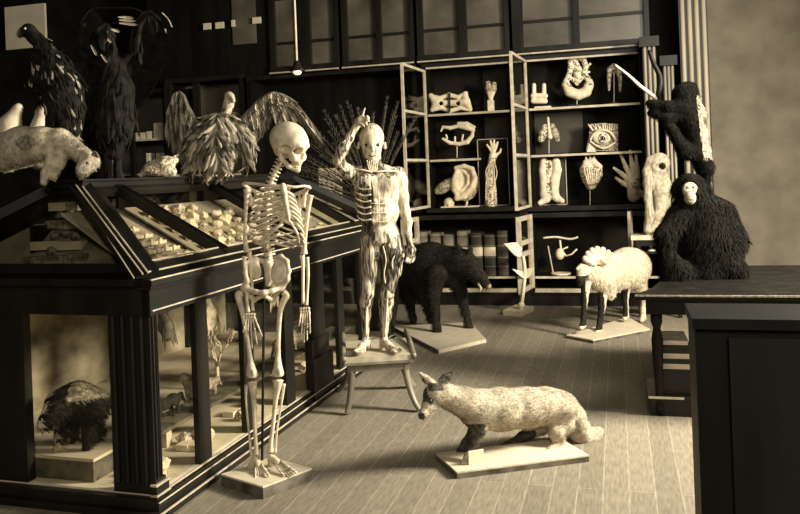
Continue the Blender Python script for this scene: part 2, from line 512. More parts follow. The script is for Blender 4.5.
# ------------------------------------------------------------------ upper glazed cabinets
ups = [(-3.86, -3.55), (-3.41, -3.11), (-2.95, -2.6), (-2.54, -2.21), (-2.05, -1.64), (-1.55, -1.13), (-.93, -.40), (-.33, .33)]
bays = [(ups[0], ups[1]), (ups[2], ups[3]), (ups[4], ups[5]), (ups[6], ups[7])]
nm = ['upper glazed wall cabinet above the hanging lamp, leftmost pair of panes', 'upper glazed wall cabinet over the raised hand of the muscle figure',
      'upper glazed wall cabinet above the shelves with the giant ear', 'upper glazed wall cabinet above the shelves with the heart and hand models']
for (a, b), lb in zip(bays, nm):
    r = thing('upper_cabinet', lb, 'cabinet', ((a[0] + b[1]) / 2, 9.2, 2.72), 'glazed cabinets along the top of the back wall')
    x0, x1 = a[0] - .07, b[1] + .05
    MB().box(x0, x1, 9.10, 9.44, 2.73, 4.5).build('carcass', M['black'], r)
    m = MB().box(x0, x1, 8.98, 9.1, 2.72, 2.82).box(x0, a[0], 9, 9.1, 2.82, 4.5).box(a[1], b[0], 9, 9.1, 2.82, 4.5).box(b[1], x1, 9, 9.1, 2.82, 4.5)
    m.build('face_frame', M['case'], r)
    MB().box(x0, x1, 8.965, 8.98, 2.74, 2.755).build('bead_moulding', M['bead'], r)
    for p in (a, b):
        MB().box(p[0], p[1], 9.06, 9.07, 2.82, 3.07 + .02).box(p[0], p[1], 9.06, 9.07, 3.12, 3.62).box(p[0], p[1], 9.06, 9.07, 3.66, 4.5).build('pane', M['pane'], r)
        for za in (3.085, 3.62): MB().box(p[0], p[1], 9.04, 9.08, za, za + .035).build('glazing_bar', M['case'], r)
# the dark upper wall on the far left with small cards behind a grey pane
r = thing('dark_wall_cupboard', 'dark tall wall cupboard with small pale cards behind its pane, upper left', 'cupboard', (-4.6, 9.2, 2.72))
MB().box(-5.6, -3.95, 9.04, 9.44, 2.72, 4.5).build('carcass', M['black'], r)
p0 = AY(233, 45, 9.02); p1 = AY(255, 12, 9.02)
MB().box(p0[0], p1[0], 9.02, 9.04, p0[2], p1[2] + .2).build('pane', M['pane'], r)
for ci, (u0, u1, v0, v1) in enumerate(((204, 211, 23, 30), (216, 224, 22, 29), (232, 235, 20, 27), (253, 261, 17, 24), (159, 166, 29, 35))):
    a = AY(u0, v1, 9.0); b = AY(u1, v0, 9.0)
    tag(MB().box(a[0], b[0], 8.985, 9.005, a[2], b[2]).build('small_card', M['paper'], base=(a[0], 9.0, a[2])), ['leftmost card of the row of four on the dark upper cupboard', 'second card of the row of four on the dark upper cupboard', 'thin third card of the row of four on the dark upper cupboard', 'rightmost and highest card of the row on the dark upper cupboard', 'small square card beside the wing of the very dark eagle'][ci], 'card', 'small pale cards high on the wall')

a = AY(6, 50, 9.40); b = AY(44, 3, 9.40)
tag(MB().box(a[0], b[0], 9.40, 9.44, a[2], b[2]).build('wall_chart', M['paper'], base=(a[0], 9.4, a[2])), 'blank pale wall chart behind the dark eagle at the far upper left', 'chart')

# ------------------------------------------------------------------ display cabinets, middle level
def cabinet(x0, x1, z0, z1, shelves, label, back, name='specimen_cabinet', depth=.42, grp=None, y=9.0, edge=.02):
    r = thing(name, label, 'cabinet', ((x0 + x1) / 2, y + .2, z0), grp)
    MB().box(x0, x1, y + depth - .02, y + depth, z0, z1).build('back_panel', back, r)
    MB().box(x0 - .05, x0, y, y + depth, z0, z1).build('side_panel', M['black'], r)
    MB().box(x1, x1 + .05, y, y + depth, z0, z1).build('side_panel', M['black'], r)
    MB().box(x0 - .05, x1 + .05, y - .02, y + depth, z1, z1 + .05).build('top', M['case'], r)
    MB().box(x0 - .05, x1 + .05, y - .02, y + depth, z0 - .05, z0).build('bottom', M['case'], r)
    for z in shelves:
        xe = x1
        if isinstance(z, tuple): z, xe = z
        s = MB().box(x0, xe, y + .03, y + depth - .02, z - .02, z).build('shelf', M['case'], r)
        MB().box(x0, xe, y + .018, y + .03, z - .022, z + .002).build('shelf_edge', M['shelf'], s if False else r, label='pale shelf edging')
    return r


def leaf(root, hx, hy, ox, oy, z0, z1, bars, w=.028, nm='door'):
    d = MB(); th = .025
    A = np.array([hx, hy, 0.]); B = np.array([ox, oy, 0.])
    zz = lambda p, z: np.array([p[0], p[1], z])
    d.bar(zz(A, z0), zz(A, z1), w, th, up=(B - A)).bar(zz(B, z0), zz(B, z1), w, th, up=(B - A))
    for z in [z0 + w / 2] + list(bars) + [z1 - w / 2]:
        d.bar(zz(A, z), zz(B, z), th, w)
    o = d.build(nm, M['shelf'], root, label='pale-edged open glass door leaf')
    t = (B - A) / np.linalg.norm(B - A); n = np.array([-t[1], t[0], 0]) * .002
    MB().prism([zz(A, z0) - n, zz(B, z0) - n, zz(B, z1) - n, zz(A, z1) - n], n * 2).build('door_glass', M['glass'], o)
    return o


cA = cabinet(-2.03, -1.10, 1.09, 2.68, [(1.635, -1.45), 2.15], 'open specimen cabinet holding the giant ear and the arm model', M['deep'])
cB = cabinet(-.90, .26, 1.08, 2.68, [1.64, 2.15], 'open specimen cabinet holding the eye, heart and hand models', M['deep'])
leaf(cA, -2.05, 8.99, -2.11, 8.22, 1.1, 2.65, [1.635, 2.15])
leaf(cB, -.92, 8.99, -.98, 8.22, 1.08, 2.68, [1.64, 2.15])
MB().box(-2.03, -1.10, 8.985, 8.998, 2.66, 2.68).build('top_edge', M['shelf'], cA)
MB().box(-.90, .26, 8.985, 8.998, 2.66, 2.685).build('top_edge', M['shelf'], cB)
MB().box(-.90, .26, 8.985, 8.998, 1.06, 1.08).build('bottom_edge', M['shelf'], cB)
MB().box(-1.45, -1.11, 9.39, 9.395, 1.66, 2.66).build('lining_board', M['greyin'], cA)
MB().box(-.88, -.35, 9.39, 9.395, 1.66, 2.12).build('lining_board', M['greyin'], cB)
MB().box(-.52, .02, 9.39, 9.395, 2.18, 2.66).build('lining_board', M['deep'], cB)
struct(MB().box(-1.045, -.955, 8.97, 9.0, 0, 4.5).build('trim_1', M['case']))
# left bays
cL = cabinet(-6.35, -5.40, 1.1, 2.62, [2.05, 1.62], 'specimen cabinet with small pale boxes, seen above the long case at the left', M['greyleft'])
cM = cabinet(-5.3, -4.35, 1.1, 2.72, [2.05], 'dark-framed cabinet behind the spread-winged vulture', M['greyleft'])
MB().box(-5.345, -5.26, 8.95, 9.0, 1.1, 2.74).box(-4.95, -4.87, 8.95, 9, 1.1, 2.7).build('stile', M['case'], cM)
MB().box(-5.27, -4.96, 9.0, 9.02, 2.12, 2.64).build('dark_board', M['black'], cM)
MB().box(-5.86, -5.8, 8.95, 9, 1.1, 2.62).build('stile', M['case'], cL)
cN = cabinet(-4.2, -2.2, 1.1, 2.68, [], 'dark wall cabinet mostly hidden behind the dry palm and the muscle figure', M['black'])
for i, (u, v0, v1, w) in enumerate([(133, 133, 126, 4), (139, 133, 126, 4), (145, 133, 126, 4), (151, 133, 125, 4), (160, 132, 116, 7), (163, 163, 143, 8), (150, 160, 140, 2)]):
    a = AY(u - w / 2, v0, 9.12); b = AY(u + w / 2, v1, 9.12)
    z0 = 2.052 if i < 5 else 1.622
    tag(MB().box(a[0], b[0], 9.06, 9.2, z0, z0 + (b[2] - a[2])).build('card_box', M['box'], base=(a[0], 9.1, z0)), ['leftmost of the four little upright boxes in a row on the left wall shelf', 'second from left of the four little boxes on the left wall shelf', 'third from left of the four little boxes on the left wall shelf', 'rightmost of the four little upright boxes on the left wall shelf', 'tall white box on the wall shelf just left of the vulture wing', 'wide white box on the lower wall shelf left of the vulture wing', 'narrow upright card box on the lower wall shelf, left of the wide white one'][i], 'box', 'small boxes on the left wall shelves')

for i, (u0, u1) in enumerate(((321, 327), (329, 336), (338, 341))):  # flat pale panels added as the bright upright strips in the dark cabinet
    a = AY(u0, 200, 9.2); b = AY(u1, 168, 9.2)
    tag(MB().box(a[0], b[0], 9.15, 9.22, 1.102, b[2]).build('pale_panel', M['paper'], base=(a[0], 9.2, 1.102)), ['leftmost', 'middle and widest', 'rightmost and thinnest'][i] + ' tall pale upright panel in the dark cabinet between skeleton and muscle figure', 'box', 'pale upright panels in the dark cabinet')
# ------------------------------------------------------------------ lower cabinets
lA = cabinet(-2.45, -1.10, .17, .96, [.315], 'open lower cupboard with a row of large grey books behind the boar', M['deep'], 'lower_cupboard')
lB = cabinet(-.90, .42, .17, .96, [.315], 'open lower cupboard with hanging specimens behind the white ram', M['deep'], 'lower_cupboard')
for c, x0, x1 in ((lA, -2.45, -1.1), (lB, -.9, .42)):
    MB().box(x0, x1, 8.96, 9.0, .15, .19).build('pale_rail', M['shelf'], c, label='pale bottom rail')
lC = cabinet(-7.2, -2.55, .17, .96, [], 'dark closed lower cupboard running on behind the long case', M['black'], 'lower_cupboard')
leaf(lB, -.93, 8.97, -1.0, 8.5, .2, 1.0, [.40, .60, .72], .05)
leaf(lA, -2.2, 8.97, -2.26, 8.6, .5, 1.0, [.74], .05)
leaf(lB, .12, 8.97, .10, 8.7, .5, 1.02, [], .03)
# books
xs = [430, 444, 457, 471, 485, 499]
for i, u in enumerate([424, 437, 450, 464, 478, 491, 504]):
    c = AY(u, 277, 9.12); x = c[0]
    nmb = ['leftmost, half hidden by the boar', 'second from the left', 'third from the left', 'fourth from the left',
           'fifth from the left, dark with a broad label', 'sixth from the left, dark', 'last at the right, dark, next to the post'][i]
    w = .062
    r = thing('large_book', 'tall book in the lower cupboard, ' + nmb, 'book', (x, 9.12, .317), 'tall volumes in the lower cupboard')
    h = .50 - .02 * (i % 3)
    prof = [(x + w * math.sin(t), 9.1 - .03 * math.cos(t)) for t in np.linspace(-1.5, 1.5, 7)] + [(x + w, 9.3), (x - w, 9.3)]
    MB().prism([(p, q, .317) for p, q in prof], (0, 0, h)).build('cover', M['jar'] if i < 4 else M['jard'], r)
    m = MB()
    for zb in (.1, .2, .33, .44):
        m.prism([(x + (w + .003) * math.sin(t), 9.1 - .034 * math.cos(t), .317 + zb) for t in np.linspace(-1.5, 1.5, 7)], (0, 0, .008))
    m.build('spine_band', M['jard'] if i < 4 else M['jar'], r)
    if i in (3, 4, 5):
        MB().prism([(x + (w + .005) * math.sin(t), 9.1 - .036 * math.cos(t), .317 + .22) for t in np.linspace(-1.5, 1.5, 7)], (0, 0, .10)).build('spine_label', M['label'], r)

# ------------------------------------------------------------------ specimens on the shelves
YB = 9.13


def B(u, v, dy=0.): return AY(u, v, YB + dy)


def bq(px): return px * YB / (.98 * FPX)


def spec_thing(name, label, cat, u, v): return thing(name, label, cat, B(u, v))


def bsdf(L, k=.006, S=None, op=1):
    S = S or Sdf(k)
    for l in L: S.path([(B(u, v, dy), bq(rr)) for u, v, dy, rr in l], op)
    return S


def stand(r, u, v0, v1, w=6):
    a = B(u, v0); b = B(u, v1)
    MB().tube([a, b], .006, 6).build('stand_rod', M['bead'], r)
    MB().box(b[0] - bq(w), b[0] + bq(w), YB - .04, YB + .04, b[2] - .012, b[2] + .004).build('stand_foot', M['case'], r)


ORGROOT = None
# pelvis / vertebra
r = spec_thing('vertebra_model', 'wide pale jointed bone model, upper shelf left, above the jaw', 'model', 450, 112)
S = bsdf([[(431, 96, 0, 3), (436, 103, 0, 4.5), (432, 110, 0, 2.2)], [(436, 103, 0, 4.5), (445, 103, 0, 3.2), (455, 103, 0, 3.2), (465, 102, 0, 4.5)], [(465, 94, 0, 2.6), (466, 102, 0, 4.5), (470, 109, 0, 2.4)],
          [(431, 96, 0, 2), (440, 98, 0, 2), (449, 95, 0, 2.5), (458, 97, 0, 2), (466, 93, 0, 2)], [(432, 110, 0, 2), (441, 108, 0, 2), (450, 111, 0, 2.4), (460, 108, 0, 2), (470, 110, 0, 2)]])
for u in (441, 458): S.cap(B(u, 103, -.05), B(u, 104, .03), bq(2), op=-1)
body('bone', S, .006, [M['plaster']], parent=r)
MB().tube([B(449.5, 93, -.045), B(449.5, 112, -.045)], .012, 6).build('strap', M['black'], r)
# cut tooth upper left
r = spec_thing('tooth_section_model', 'small pale sectioned tooth model on the right of the upper left shelf', 'model', 491, 108)
body('tooth', bsdf([[(488, 83, 0, 2.5), (489, 88, 0, 4), (490, 95, 0, 2.4), (491, 103, 0, 1.6)], [(494, 84, 0, 2.4), (493, 89, 0, 3.6), (491, 97, 0, 2.2), (491, 103, 0, 1.6)]]), .006, [M['veinmid'], M['plaster']], lambda C: (C[:, 2] < B(490, 92)[2]).astype(int), parent=r)
MB().box(*[q for q in (B(488, 105)[0], B(494, 105)[0], YB - .03, YB + .03)], 2.152, B(490, 103)[2] + .03).build('stand', M['plaster'], r)
# jaw / skull on stand
r = spec_thing('animal_jaw_model', 'pale gaping jaw skull on a rod, middle left shelf', 'skull', 457, 157)
body('upper_jaw', bsdf([[(443, 127, 0, 1.5), (450, 128, 0, 2), (458, 126, 0, 2), (466, 127, 0, 3), (473, 130, 0, 2.2)], [(458, 123, 0, 1.2), (467, 123, 0, 1.4), (474, 127, 0, 1.6)], [(443, 127, 0, 1.2), (441, 131, 0, 1)]]), .005, [M['plaster']], parent=r)
body('lower_jaw', bsdf([[(443, 139, 0, 1.5), (450, 143, 0, 2), (459, 144, 0, 2), (467, 142, 0, 2.5), (472, 136, 0, 2), (473, 130, 0, 1.6)], [(447, 138, 0, 1), (446, 135, 0, 1)], [(455, 141, 0, 1), (455, 137, 0, 1)], [(462, 140, 0, 1), (463, 135, 0, 1)]]), .005, [M['plaster']], parent=r)
stand(r, 457, 144, 158)
# ear
r = spec_thing('giant_ear_model', 'giant plaster ear model with dark cut side, lowest left shelf', 'model', 456, 200)
S = Sdf(.012)
def be(u, v, dy, ru, rd, rv, op=1, k=None, ang=0):
    ca, sa = math.cos(ang), math.sin(ang)
    S.ell(B(u, v, dy), (bq(ru), bq(rd), bq(rv)), [R0 * ca + ZV * sa, DV, -R0 * sa + ZV * ca], op, k)
be(464, 182, .03, 13, 7, 16, ang=-.5)
be(465, 180, -.05, 8.5, 5, 12, -1, ang=-.5)
S.path([(B(456, 168, -.02), bq(2.3)), (B(464, 166, -.03), bq(2.2)), (B(472, 169, -.03), bq(2.4)), (B(475, 178, -.03), bq(2.5)), (B(472, 187, -.03), bq(2.6)), (B(464, 196, -.02), bq(3.6)), (B(457, 198, -.02), bq(3))])
S.path([(B(457, 170, -.02), bq(2.2)), (B(454, 180, -.03), bq(2.2)), (B(455, 190, -.02), bq(2.8)), (B(458, 197, -.02), bq(2.6))])
S.path([(B(463, 171, -.02), bq(1.4)), (B(468, 176, -.02), bq(1.4)), (B(468, 184, -.02), bq(1.6)), (B(462, 190, -.02), bq(1.6))])
body('ear_shell', S, .0065, [M['plaster']], parent=r)
S = Sdf(.012)
be(446, 186, .04, 14, 6, 6, ang=.5); be(468, 188, .07, 10, 5, 14, ang=-.5)
body('cut_skull_side', S, .008, [M['veinmid']], parent=r)
MB().box(B(450, 0)[0], B(462, 0)[0], YB - .02, YB + .08, 1.092, 1.12).build('stand', M['case'], r)
# skull
r = spec_thing('small_skull', 'small pale human skull on a white slab under the giant ear', 'skull', 448, 215)
S = bsdf([[(449, 203, .02, 5.4), (449, 205, .01, 5)], [(448, 209, -.01, 2.8), (450, 210, -.01, 2.6)]])
S.cap(B(446.5, 205.5, -.09), B(446.5, 205.5, -.03), bq(1.3), op=-1).cap(B(451.5, 205.5, -.09), B(451.5, 205.5, -.03), bq(1.3), op=-1).cap(B(449, 208.5, -.08), B(449, 208.5, -.03), bq(.7), op=-1)
body('skull', S, .005, [M['bone']], parent=r)
a = B(443, 217); b = B(480, 217)
tag(MB().box(a[0], b[0], YB - .11, YB + .03, 1.092, 1.104).build('white_slab', M['plaster'], base=(a[0], YB, 1.06)), 'long white slab carrying the small skull and small bone', 'slab')
r = spec_thing('small_bone', 'small curled pale bone on the white slab right of the small skull', 'bone', 470, 215)
body('bone', bsdf([[(467, 202, -.08, 1.2), (466, 207, -.08, 1.2), (470, 210, -.08, 2), (477, 210, -.08, 1.4)]]), .005, [M['bone']], parent=r)
# arm on panel
def panel(u0, u1, v0, v1, name, label, m=M['deep'], edge=True, z0=None):
    a = B(u0, v1, .12); b = B(u1, v0, .12); z0 = a[2] if z0 is None else z0
    r = thing(name, label, 'model', (a[0], YB, z0))
    MB().box(a[0], b[0], YB + .1, YB + .12, z0, b[2]).build('panel', m, r)
    w = .008; fm = MB()
    for q in ((a[0], a[0] + w, z0, b[2]), (b[0] - w, b[0], z0, b[2]), (a[0], b[0], z0, z0 + w), (a[0], b[0], b[2] - w, b[2])): fm.box(q[0], q[1], YB + .085, YB + .1, q[2], q[3])
    fm.build('panel_frame', M['bead'], r)
    return r


def hand_caps(S, wu, wv, palm, tips, q=1.6, dy=0.):
    S.path([(B(wu, wv, dy), bq(palm * .7)), (B(*palm_c, dy), bq(palm))])


r = panel(480, 508, 138, 209, 'arm_model', 'anatomical forearm and hand model with vessels, on a tall dark panel', z0=1.093)
L = [[(491, 203, 0, 6), (491, 190, 0, 5.4), (490, 175, 0, 4.6), (492, 160, 0, 3.6), (493, 156, 0, 4)]]
for (u, v) in ((487, 145), (490.5, 141), (494, 140.5), (497.5, 142.5)): L.append([(493, 154, 0, 1.8), ((493 + u) / 2 + .3, (154 + v) / 2, 0, 1.4), (u, v, 0, 1.1)])
L.append([(495, 156, 0, 1.8), (500, 152, 0, 1.2), (501, 149, 0, 1)])
body('arm', bsdf(L), .0055, [M['vein'], M['plaster']], lambda C: (C[:, 2] > B(490, 158)[2]).astype(int), parent=r)
m = MB()
for q in range(7):
    u0 = 486 + q * 1.6
    m.tube(smooth_path([B(u0, 200, -.055), B(u0 + 2 * math.sin(q * 2), 185, -.05), B(u0 + 2 * math.cos(q * 3), 172, -.045), B(491 + q * .4, 160, -.04)], 4), .006, 5)
m.build('vessels', M['plaster'], r, smooth=True)
# cabinet B upper shelf
def molar(u, v, name, label, w=8, both=True):
    r = spec_thing(name, label, 'model', u, v + 12)
    L = [[(u - w + 2, v + 8, 0, 2.6), (u + w - 2, v + 8, 0, 2.6)], [(u - w + 2, v + 3, 0, 2.8), (u + w - 2, v + 3, 0, 2.8)], [(u - w + 3, v + 1, 0, 2.2), (u - w + 3, v - 8, 0, 2)], [(u + w - 3, v + 1, 0, 2.2), (u + w - 3, v - 8, 0, 2)]]
    body('tooth', bsdf(L), .006, [M['plaster']], parent=r)
    MB().box(B(u - w, 0)[0], B(u + w, 0)[0], YB - .05, YB + .05, 2.152, 2.175).build('stand', M['plaster'], r)
molar(539, 93, 'double_root_tooth_model', 'square pale tooth model with two upright roots, upper right shelf')
molar(520, 94, 'narrow_tooth_model', 'narrow pale tooth model behind the open door glass', 5)
r = spec_thing('larynx_model', 'large pale ornate larynx and jaw bone model, tallest on the top shelf', 'model', 576, 104)
L = [[(566, 85, 0, 4), (570, 92, -.01, 5), (578, 95, -.01, 5), (586, 92, 0, 5), (589, 85, 0, 4.5)], [(565, 84, 0, 3), (569, 75, 0, 2.6), (571, 66, 0, 3), (570, 60, 0, 2.5), (576, 57, 0, 2.5), (583, 59, 0, 2.6), (586, 66, 0, 2.5), (584, 74, 0, 2.6), (590, 82, 0, 3)],
     [(574, 62, .02, 3.5), (578, 70, .02, 4), (577, 80, .02, 4)], [(571, 78, 0, 1.6), (577, 84, 0, 1.6), (583, 77, 0, 1.6)], [(586, 68, 0, 1.6), (590, 64, 0, 1.2)], [(584, 72, 0, 1.6), (589, 72, 0, 1.2)]]
body('larynx', bsdf(L, .004), .0055, [M['vein'], M['plaster']], lambda C: ((C[:, 2] < B(576, 87)[2]) | (np.sin(C[:, 2] * 90 + C[:, 0] * 60) > .2)).astype(int), parent=r)
stand(r, 577, 97, 105)
r = spec_thing('root_tooth_model', 'pale tooth model with two long curved roots, far right of the top shelf', 'model', 614, 102)
body('tooth', bsdf([[(609, 90, 0, 1.2), (609, 78, 0, 2), (610, 70, 0, 3.2), (614, 67, 0, 3.4), (618, 70, 0, 3.2), (620, 78, 0, 2), (620, 91, 0, 1.2)]]), .0055, [M['veinmid']], parent=r)
stand(r, 614, 72, 103, 4)
# lungs
r = spec_thing('lungs_model', 'pale lungs model with windpipe on a rod, middle shelf', 'model', 549, 154)
body('left_lung', bsdf([[(545, 127, 0, 3), (543, 134, 0, 4), (541, 139, 0, 3.4)]], .01), .006, [M['vein']], parent=r)
body('right_lung', bsdf([[(552, 126, 0, 3), (555, 134, 0, 4), (557, 139, 0, 3)]], .01), .006, [M['veinmid']], parent=r)
body('windpipe', bsdf([[(548, 118, 0, 1.2), (549, 128, -.02, 1.2), (550, 137, -.02, 2.5)]], .006), .005, [M['plaster']], parent=r)
stand(r, 549, 138, 154)
# eye block
r = spec_thing('giant_eye_model', 'square block model of a giant eye, middle shelf right', 'model', 602, 153)
a = B(587, 151); b = B(618, 123)
MB().prism([B(586, 151), B(618, 151), B(618, 124), B(603, 123), B(590, 124), B(589, 136)], (0, .12, 0)).build('block', M['veinmid'], r)
S = Sdf(.008)
S.ell(B(602, 137, -.01), (bq(9), bq(4), bq(7)), [R0, DV, ZV])
body('eyeball', S, .006, [M['plaster']], parent=r)
S = Sdf(.008)
S.ell(B(603, 138, -.05), (bq(4.6), .02, bq(4.8)), [R0, DV, ZV])
o = body('iris', S, .004, [M['vein']], parent=r)
MB().ball(B(603, 138, -.075), .022).build('pupil', M['eyeb'], r, smooth=True)
m = MB()
for i in range(12):
    m.tube(smooth_path([B(588 + i * 2.4, 124 + (i % 3), -.015), B(590 + i * 2.2, 127 + 2 * (i % 2), -.025), B(593 + i * 1.8, 131 - (i % 2), -.03)], 3), .007, 5)
m.tube(smooth_path([B(590, 140, -.02), B(595, 133, -.05), B(603, 130, -.06), B(611, 133, -.05), B(616, 141, -.02)], 5), .014, 6).tube(smooth_path([B(590, 141, -.02), B(597, 146, -.04), B(605, 148, -.04), B(616, 142, -.02)], 5), .012, 6)
m.build('eyelids_and_lashes', M['plaster'], r, smooth=True)
MB().prism([B(587, 152, -.01), B(596, 152, -.01), B(594, 143, -.02), B(589, 142, -.01)], (0, .1, 0)).build('white_corner', M['plaster'], r)
# leg / torso panel
r = panel(534, 566, 157, 211, 'foot_model', 'pale sectioned leg and foot model on an upright panel, lowest right shelf', M['greyin'], z0=1.083)
L = [[(544, 162, 0, 4), (543, 170, 0, 4), (545, 183, 0, 5), (545, 194, 0, 5), (546, 199, 0, 4)], [(556, 162, 0, 4), (557, 170, 0, 4.4), (554, 183, 0, 5), (554, 192, 0, 4.5), (557, 199, 0, 3.6)],
     [(546, 199, 0, 4), (540, 203, -.02, 2.6)], [(555, 197, 0, 4), (562, 201, -.02, 2.6)], [(550, 164, .02, 4), (550, 195, .02, 5)]]
body('leg_section', bsdf(L, .012), .006, [M['plaster'], M['vein']], lambda C: ((abs(C[:, 0] - B(549, 180)[0]) < .03) & (C[:, 2] > B(549, 196)[2])).astype(int), parent=r)
# heart
r = spec_thing('giant_heart_model', 'giant heart model with cut vessels on a rod, lowest right shelf', 'model', 590, 208)
S = Sdf(.012)
S.path([(B(587, 171, 0), bq(7)), (B(591, 177, 0), bq(9)), (B(591, 185, 0), bq(5))])
S.path([(B(584, 171, 0), bq(3.4)), (B(586, 163, 0), bq(3)), (B(593, 161, 0), bq(3)), (B(599, 167, 0), bq(3)), (B(600, 175, 0), bq(2.4))])
for u in (586, 590, 594): S.cap(B(u, 162, 0), B(u, 157, 0), bq(1.1), bq(1))
body('heart', S, .006, [M['vein'], M['plaster']], lambda C: (C[:, 2] > B(590, 167)[2]).astype(int), parent=r)
m = MB()
for q in range(6):
    m.tube(smooth_path([B(584 + q * 2.5, 168, -.08), B(586 + q * 2, 176, -.105), B(588 + q * 1.2, 185, -.07)], 4), .006, 5)
m.build('coronary_vessels', M['plaster'], r, smooth=True)
stand(r, 590, 188, 208)
# hand
r = spec_thing('giant_hand_model', 'giant pale open hand model with dark opened palm, lowest shelf far right', 'hand', 630, 209)
S = Sdf(.012)
S.path([(B(634, 196, 0), bq(6)), (B(634, 184, 0), bq(6.5)), (B(631, 180, 0), bq(5.5))])
for pts in ([(629, 180), (622, 174), (614, 168)], [(631, 178), (626, 167), (620, 153)], [(634, 177), (632, 165), (630, 151)], [(638, 178), (637, 167), (636, 155)], [(630, 187), (623, 183), (616, 178)]):
    S.path([(B(u, v, 0), bq(q)) for (u, v), q in zip(pts, (2.6, 2.1, 1.3))])
body('hand', S, .006, [M['plaster'], M['vein']], lambda C: (((C[:, 0] - B(636, 184)[0]) ** 2 + (C[:, 2] - B(636, 184)[2]) ** 2 < .055 ** 2) & (C[:, 1] < YB - .03)).astype(int), parent=r)
MB().box(B(629, 0)[0], B(641, 0)[0], YB - .05, YB + .05, B(634, 197)[2], B(634, 190)[2]).build('wrist_block', M['plaster'], r)
stand(r, 634, 195, 208, 13)
# lower cupboard B hanging specimens
r = spec_thing('bird_skeleton', 'small pale bird skeleton hanging in the lower cupboard left of the ram', 'skeleton', 566, 274)
m = MB()
m.tube(smooth_path([B(543, 238), B(556, 237), B(570, 239), B(578, 237)], 4), .012, 6)
m.tube([B(560, 240), B(561, 250), B(566, 256)], .012, 6).tube([B(566, 256), B(572, 254), B(577, 249)], .01, 6).tube([B(561, 250), B(568, 247)], .01, 6)
m.build('bones', M['plaster'], r, smooth=True)
MB().ball(B(560, 254), (.05, .05, .065)).build('rib_cage', M['plaster'], r, smooth=True)
r = spec_thing('lower_white_dish', 'small pale dish on the lower cupboard shelf left of the ram', 'dish', 560, 276)
MB().lathe(B(561, 276), [(.02, 0), (.1, .015), (.11, .035), (.1, .035), (.02, .01)]).build('dish_body', M['plaster'], r, smooth=True)
r = spec_thing('slanted_rod', 'pale slanting rod in the lower cupboard beside the open door', 'rod', 552, 270)
MB().tube([B(548, 246), B(553, 272)], .008, 6).build('rod', M['shelf'], r)

# ================================================================== LONG DISPLAY CASE
CC = np.array([-2.04, 3.40, 0.]); CPH = .03
CEX = np.array([math.cos(CPH), -math.sin(CPH), 0]); CEY = np.array([math.sin(CPH), math.cos(CPH), 0])


def CW(x, y, z): return CC + CEX * x + CEY * y + ZV * z


CY0, CY1, CXB = -.17, 3.42, -1.62      # end planes along the case and its back
ZC0, ZC1 = .90, 1.07                    # frieze bottom, cornice top
RZ, RXF, RXB, RY0, RY1 = 1.49, -.72, -.90, .30, 3.0
case = thing('display_case', 'long dark wooden display case with glazed sloping lids, down the left side', 'display case', CW(-.8, 1.7, 0))
cx = lambda m, *a, mi=0: m.box(*a, mi=mi, T=CW)
m = MB(); cx(m, CXB - .06, .06, CY0 - .06, CY1 + .06, 0, .035); cx(m, CXB - .03, .035, CY0 - .035, CY1 + .03, .035, .07)
m.build('plinth', M['case'], case)
m = MB(); cx(m, CXB - .03, .04, CY0 - .04, CY1 + .03, .07, .085)
for y0, y1, z, o in ((CY0 - .062, CY1, .026, .062), (CY0 - .045, CY1, .076, .045)):
    cx(m, o - .006, o, y0, y1, z - .006, z + .006)
m.build('base_moulding', M['case'], case)
m = MB()
for z, o in ((.030, .064), (.074, .046), (.093, .016)): cx(m, o - .008, o, CY0 - o, CY1, z, z + .007)
m.build('pale_bead', M['bead'], case, label='pale moulding edge')
m = MB(); cx(m, CXB, 0, CY0, CY1, .07, .095); m.build('case_floor', M['casefloor'], case)
m = MB(); cx(m, CXB, CXB + .015, CY0, CY1, .095, ZC0); m.build('painted_backdrop', M['backdrop'], case)
# posts on the aisle side and end face
FP = [(CY0, -.115, 1.0), (.215, .33, 1), (.71, .83, 1), (1.25, 1.38, 1), (1.62, 1.88, 1), (2.17, 2.29, 1), (2.66, 2.86, 1), (3.3, 3.42, 1)]
for a, b, _ in FP: m = MB(); cx(m, -.03, 0, a, b, .095, ZC0); m.build('post', M['case'], case)
m = MB(); cx(m, -.22, 0, CY0 - .005, CY0 + .045, .095, ZC0)
for i in range(4):
    x = -.19 + i * .05
    m.tube([CW(x, CY0 - .01, .14), CW(x, CY0 - .01, ZC0)], .012, 6)
m.build('corner_post', M['case'], case)
m = MB()
for i, (xx, yy) in enumerate(((.006, CY0 + .012), (.008, CY0 + .04))): m.tube([CW(xx, yy, .13), CW(xx, yy, ZC0)], .0035, 5)
m.build('corner_bead', M['case'], case)
m = MB(); cx(m, -.88, -.70, CY0 - .005, CY0 + .045, .095, ZC0); m.build('post', M['case'], case)
m = MB(); cx(m, CXB, -1.5, CY0 - .005, CY0 + .045, .095, ZC0); m.build('post', M['case'], case)
for y in (.7, 1.7, 2.7): m = MB(); cx(m, CXB + .016, CXB + .05, y, y + .05, .095, ZC0); m.build('back_post', M['case'], case)
# wide pilaster foot
m = MB(); cx(m, 0, .045, 1.58, 1.93, .03, .30); cx(m, 0, .03, 1.60, 1.90, .30, .42); m.build('pilaster_foot', M['case'], case)
m = MB(); cx(m, 0, .02, 1.64, 1.86, .42, ZC0); m.build('pilaster_shaft', M['case'], case)
m = MB(); cx(m, 0, .03, CY0 - .04, -.11, .085, .15); cx(m, 0, .02, CY0 - .03, -.12, .15, .17); m.build('corner_foot', M['case'], case)
m = MB()
for z_, o_ in ((.10, .036), (.145, .033)): cx(m, .0, o_, CY0 - .045, -.105, z_, z_ + .008)
m.build('corner_foot_bead', M['bead'], case)
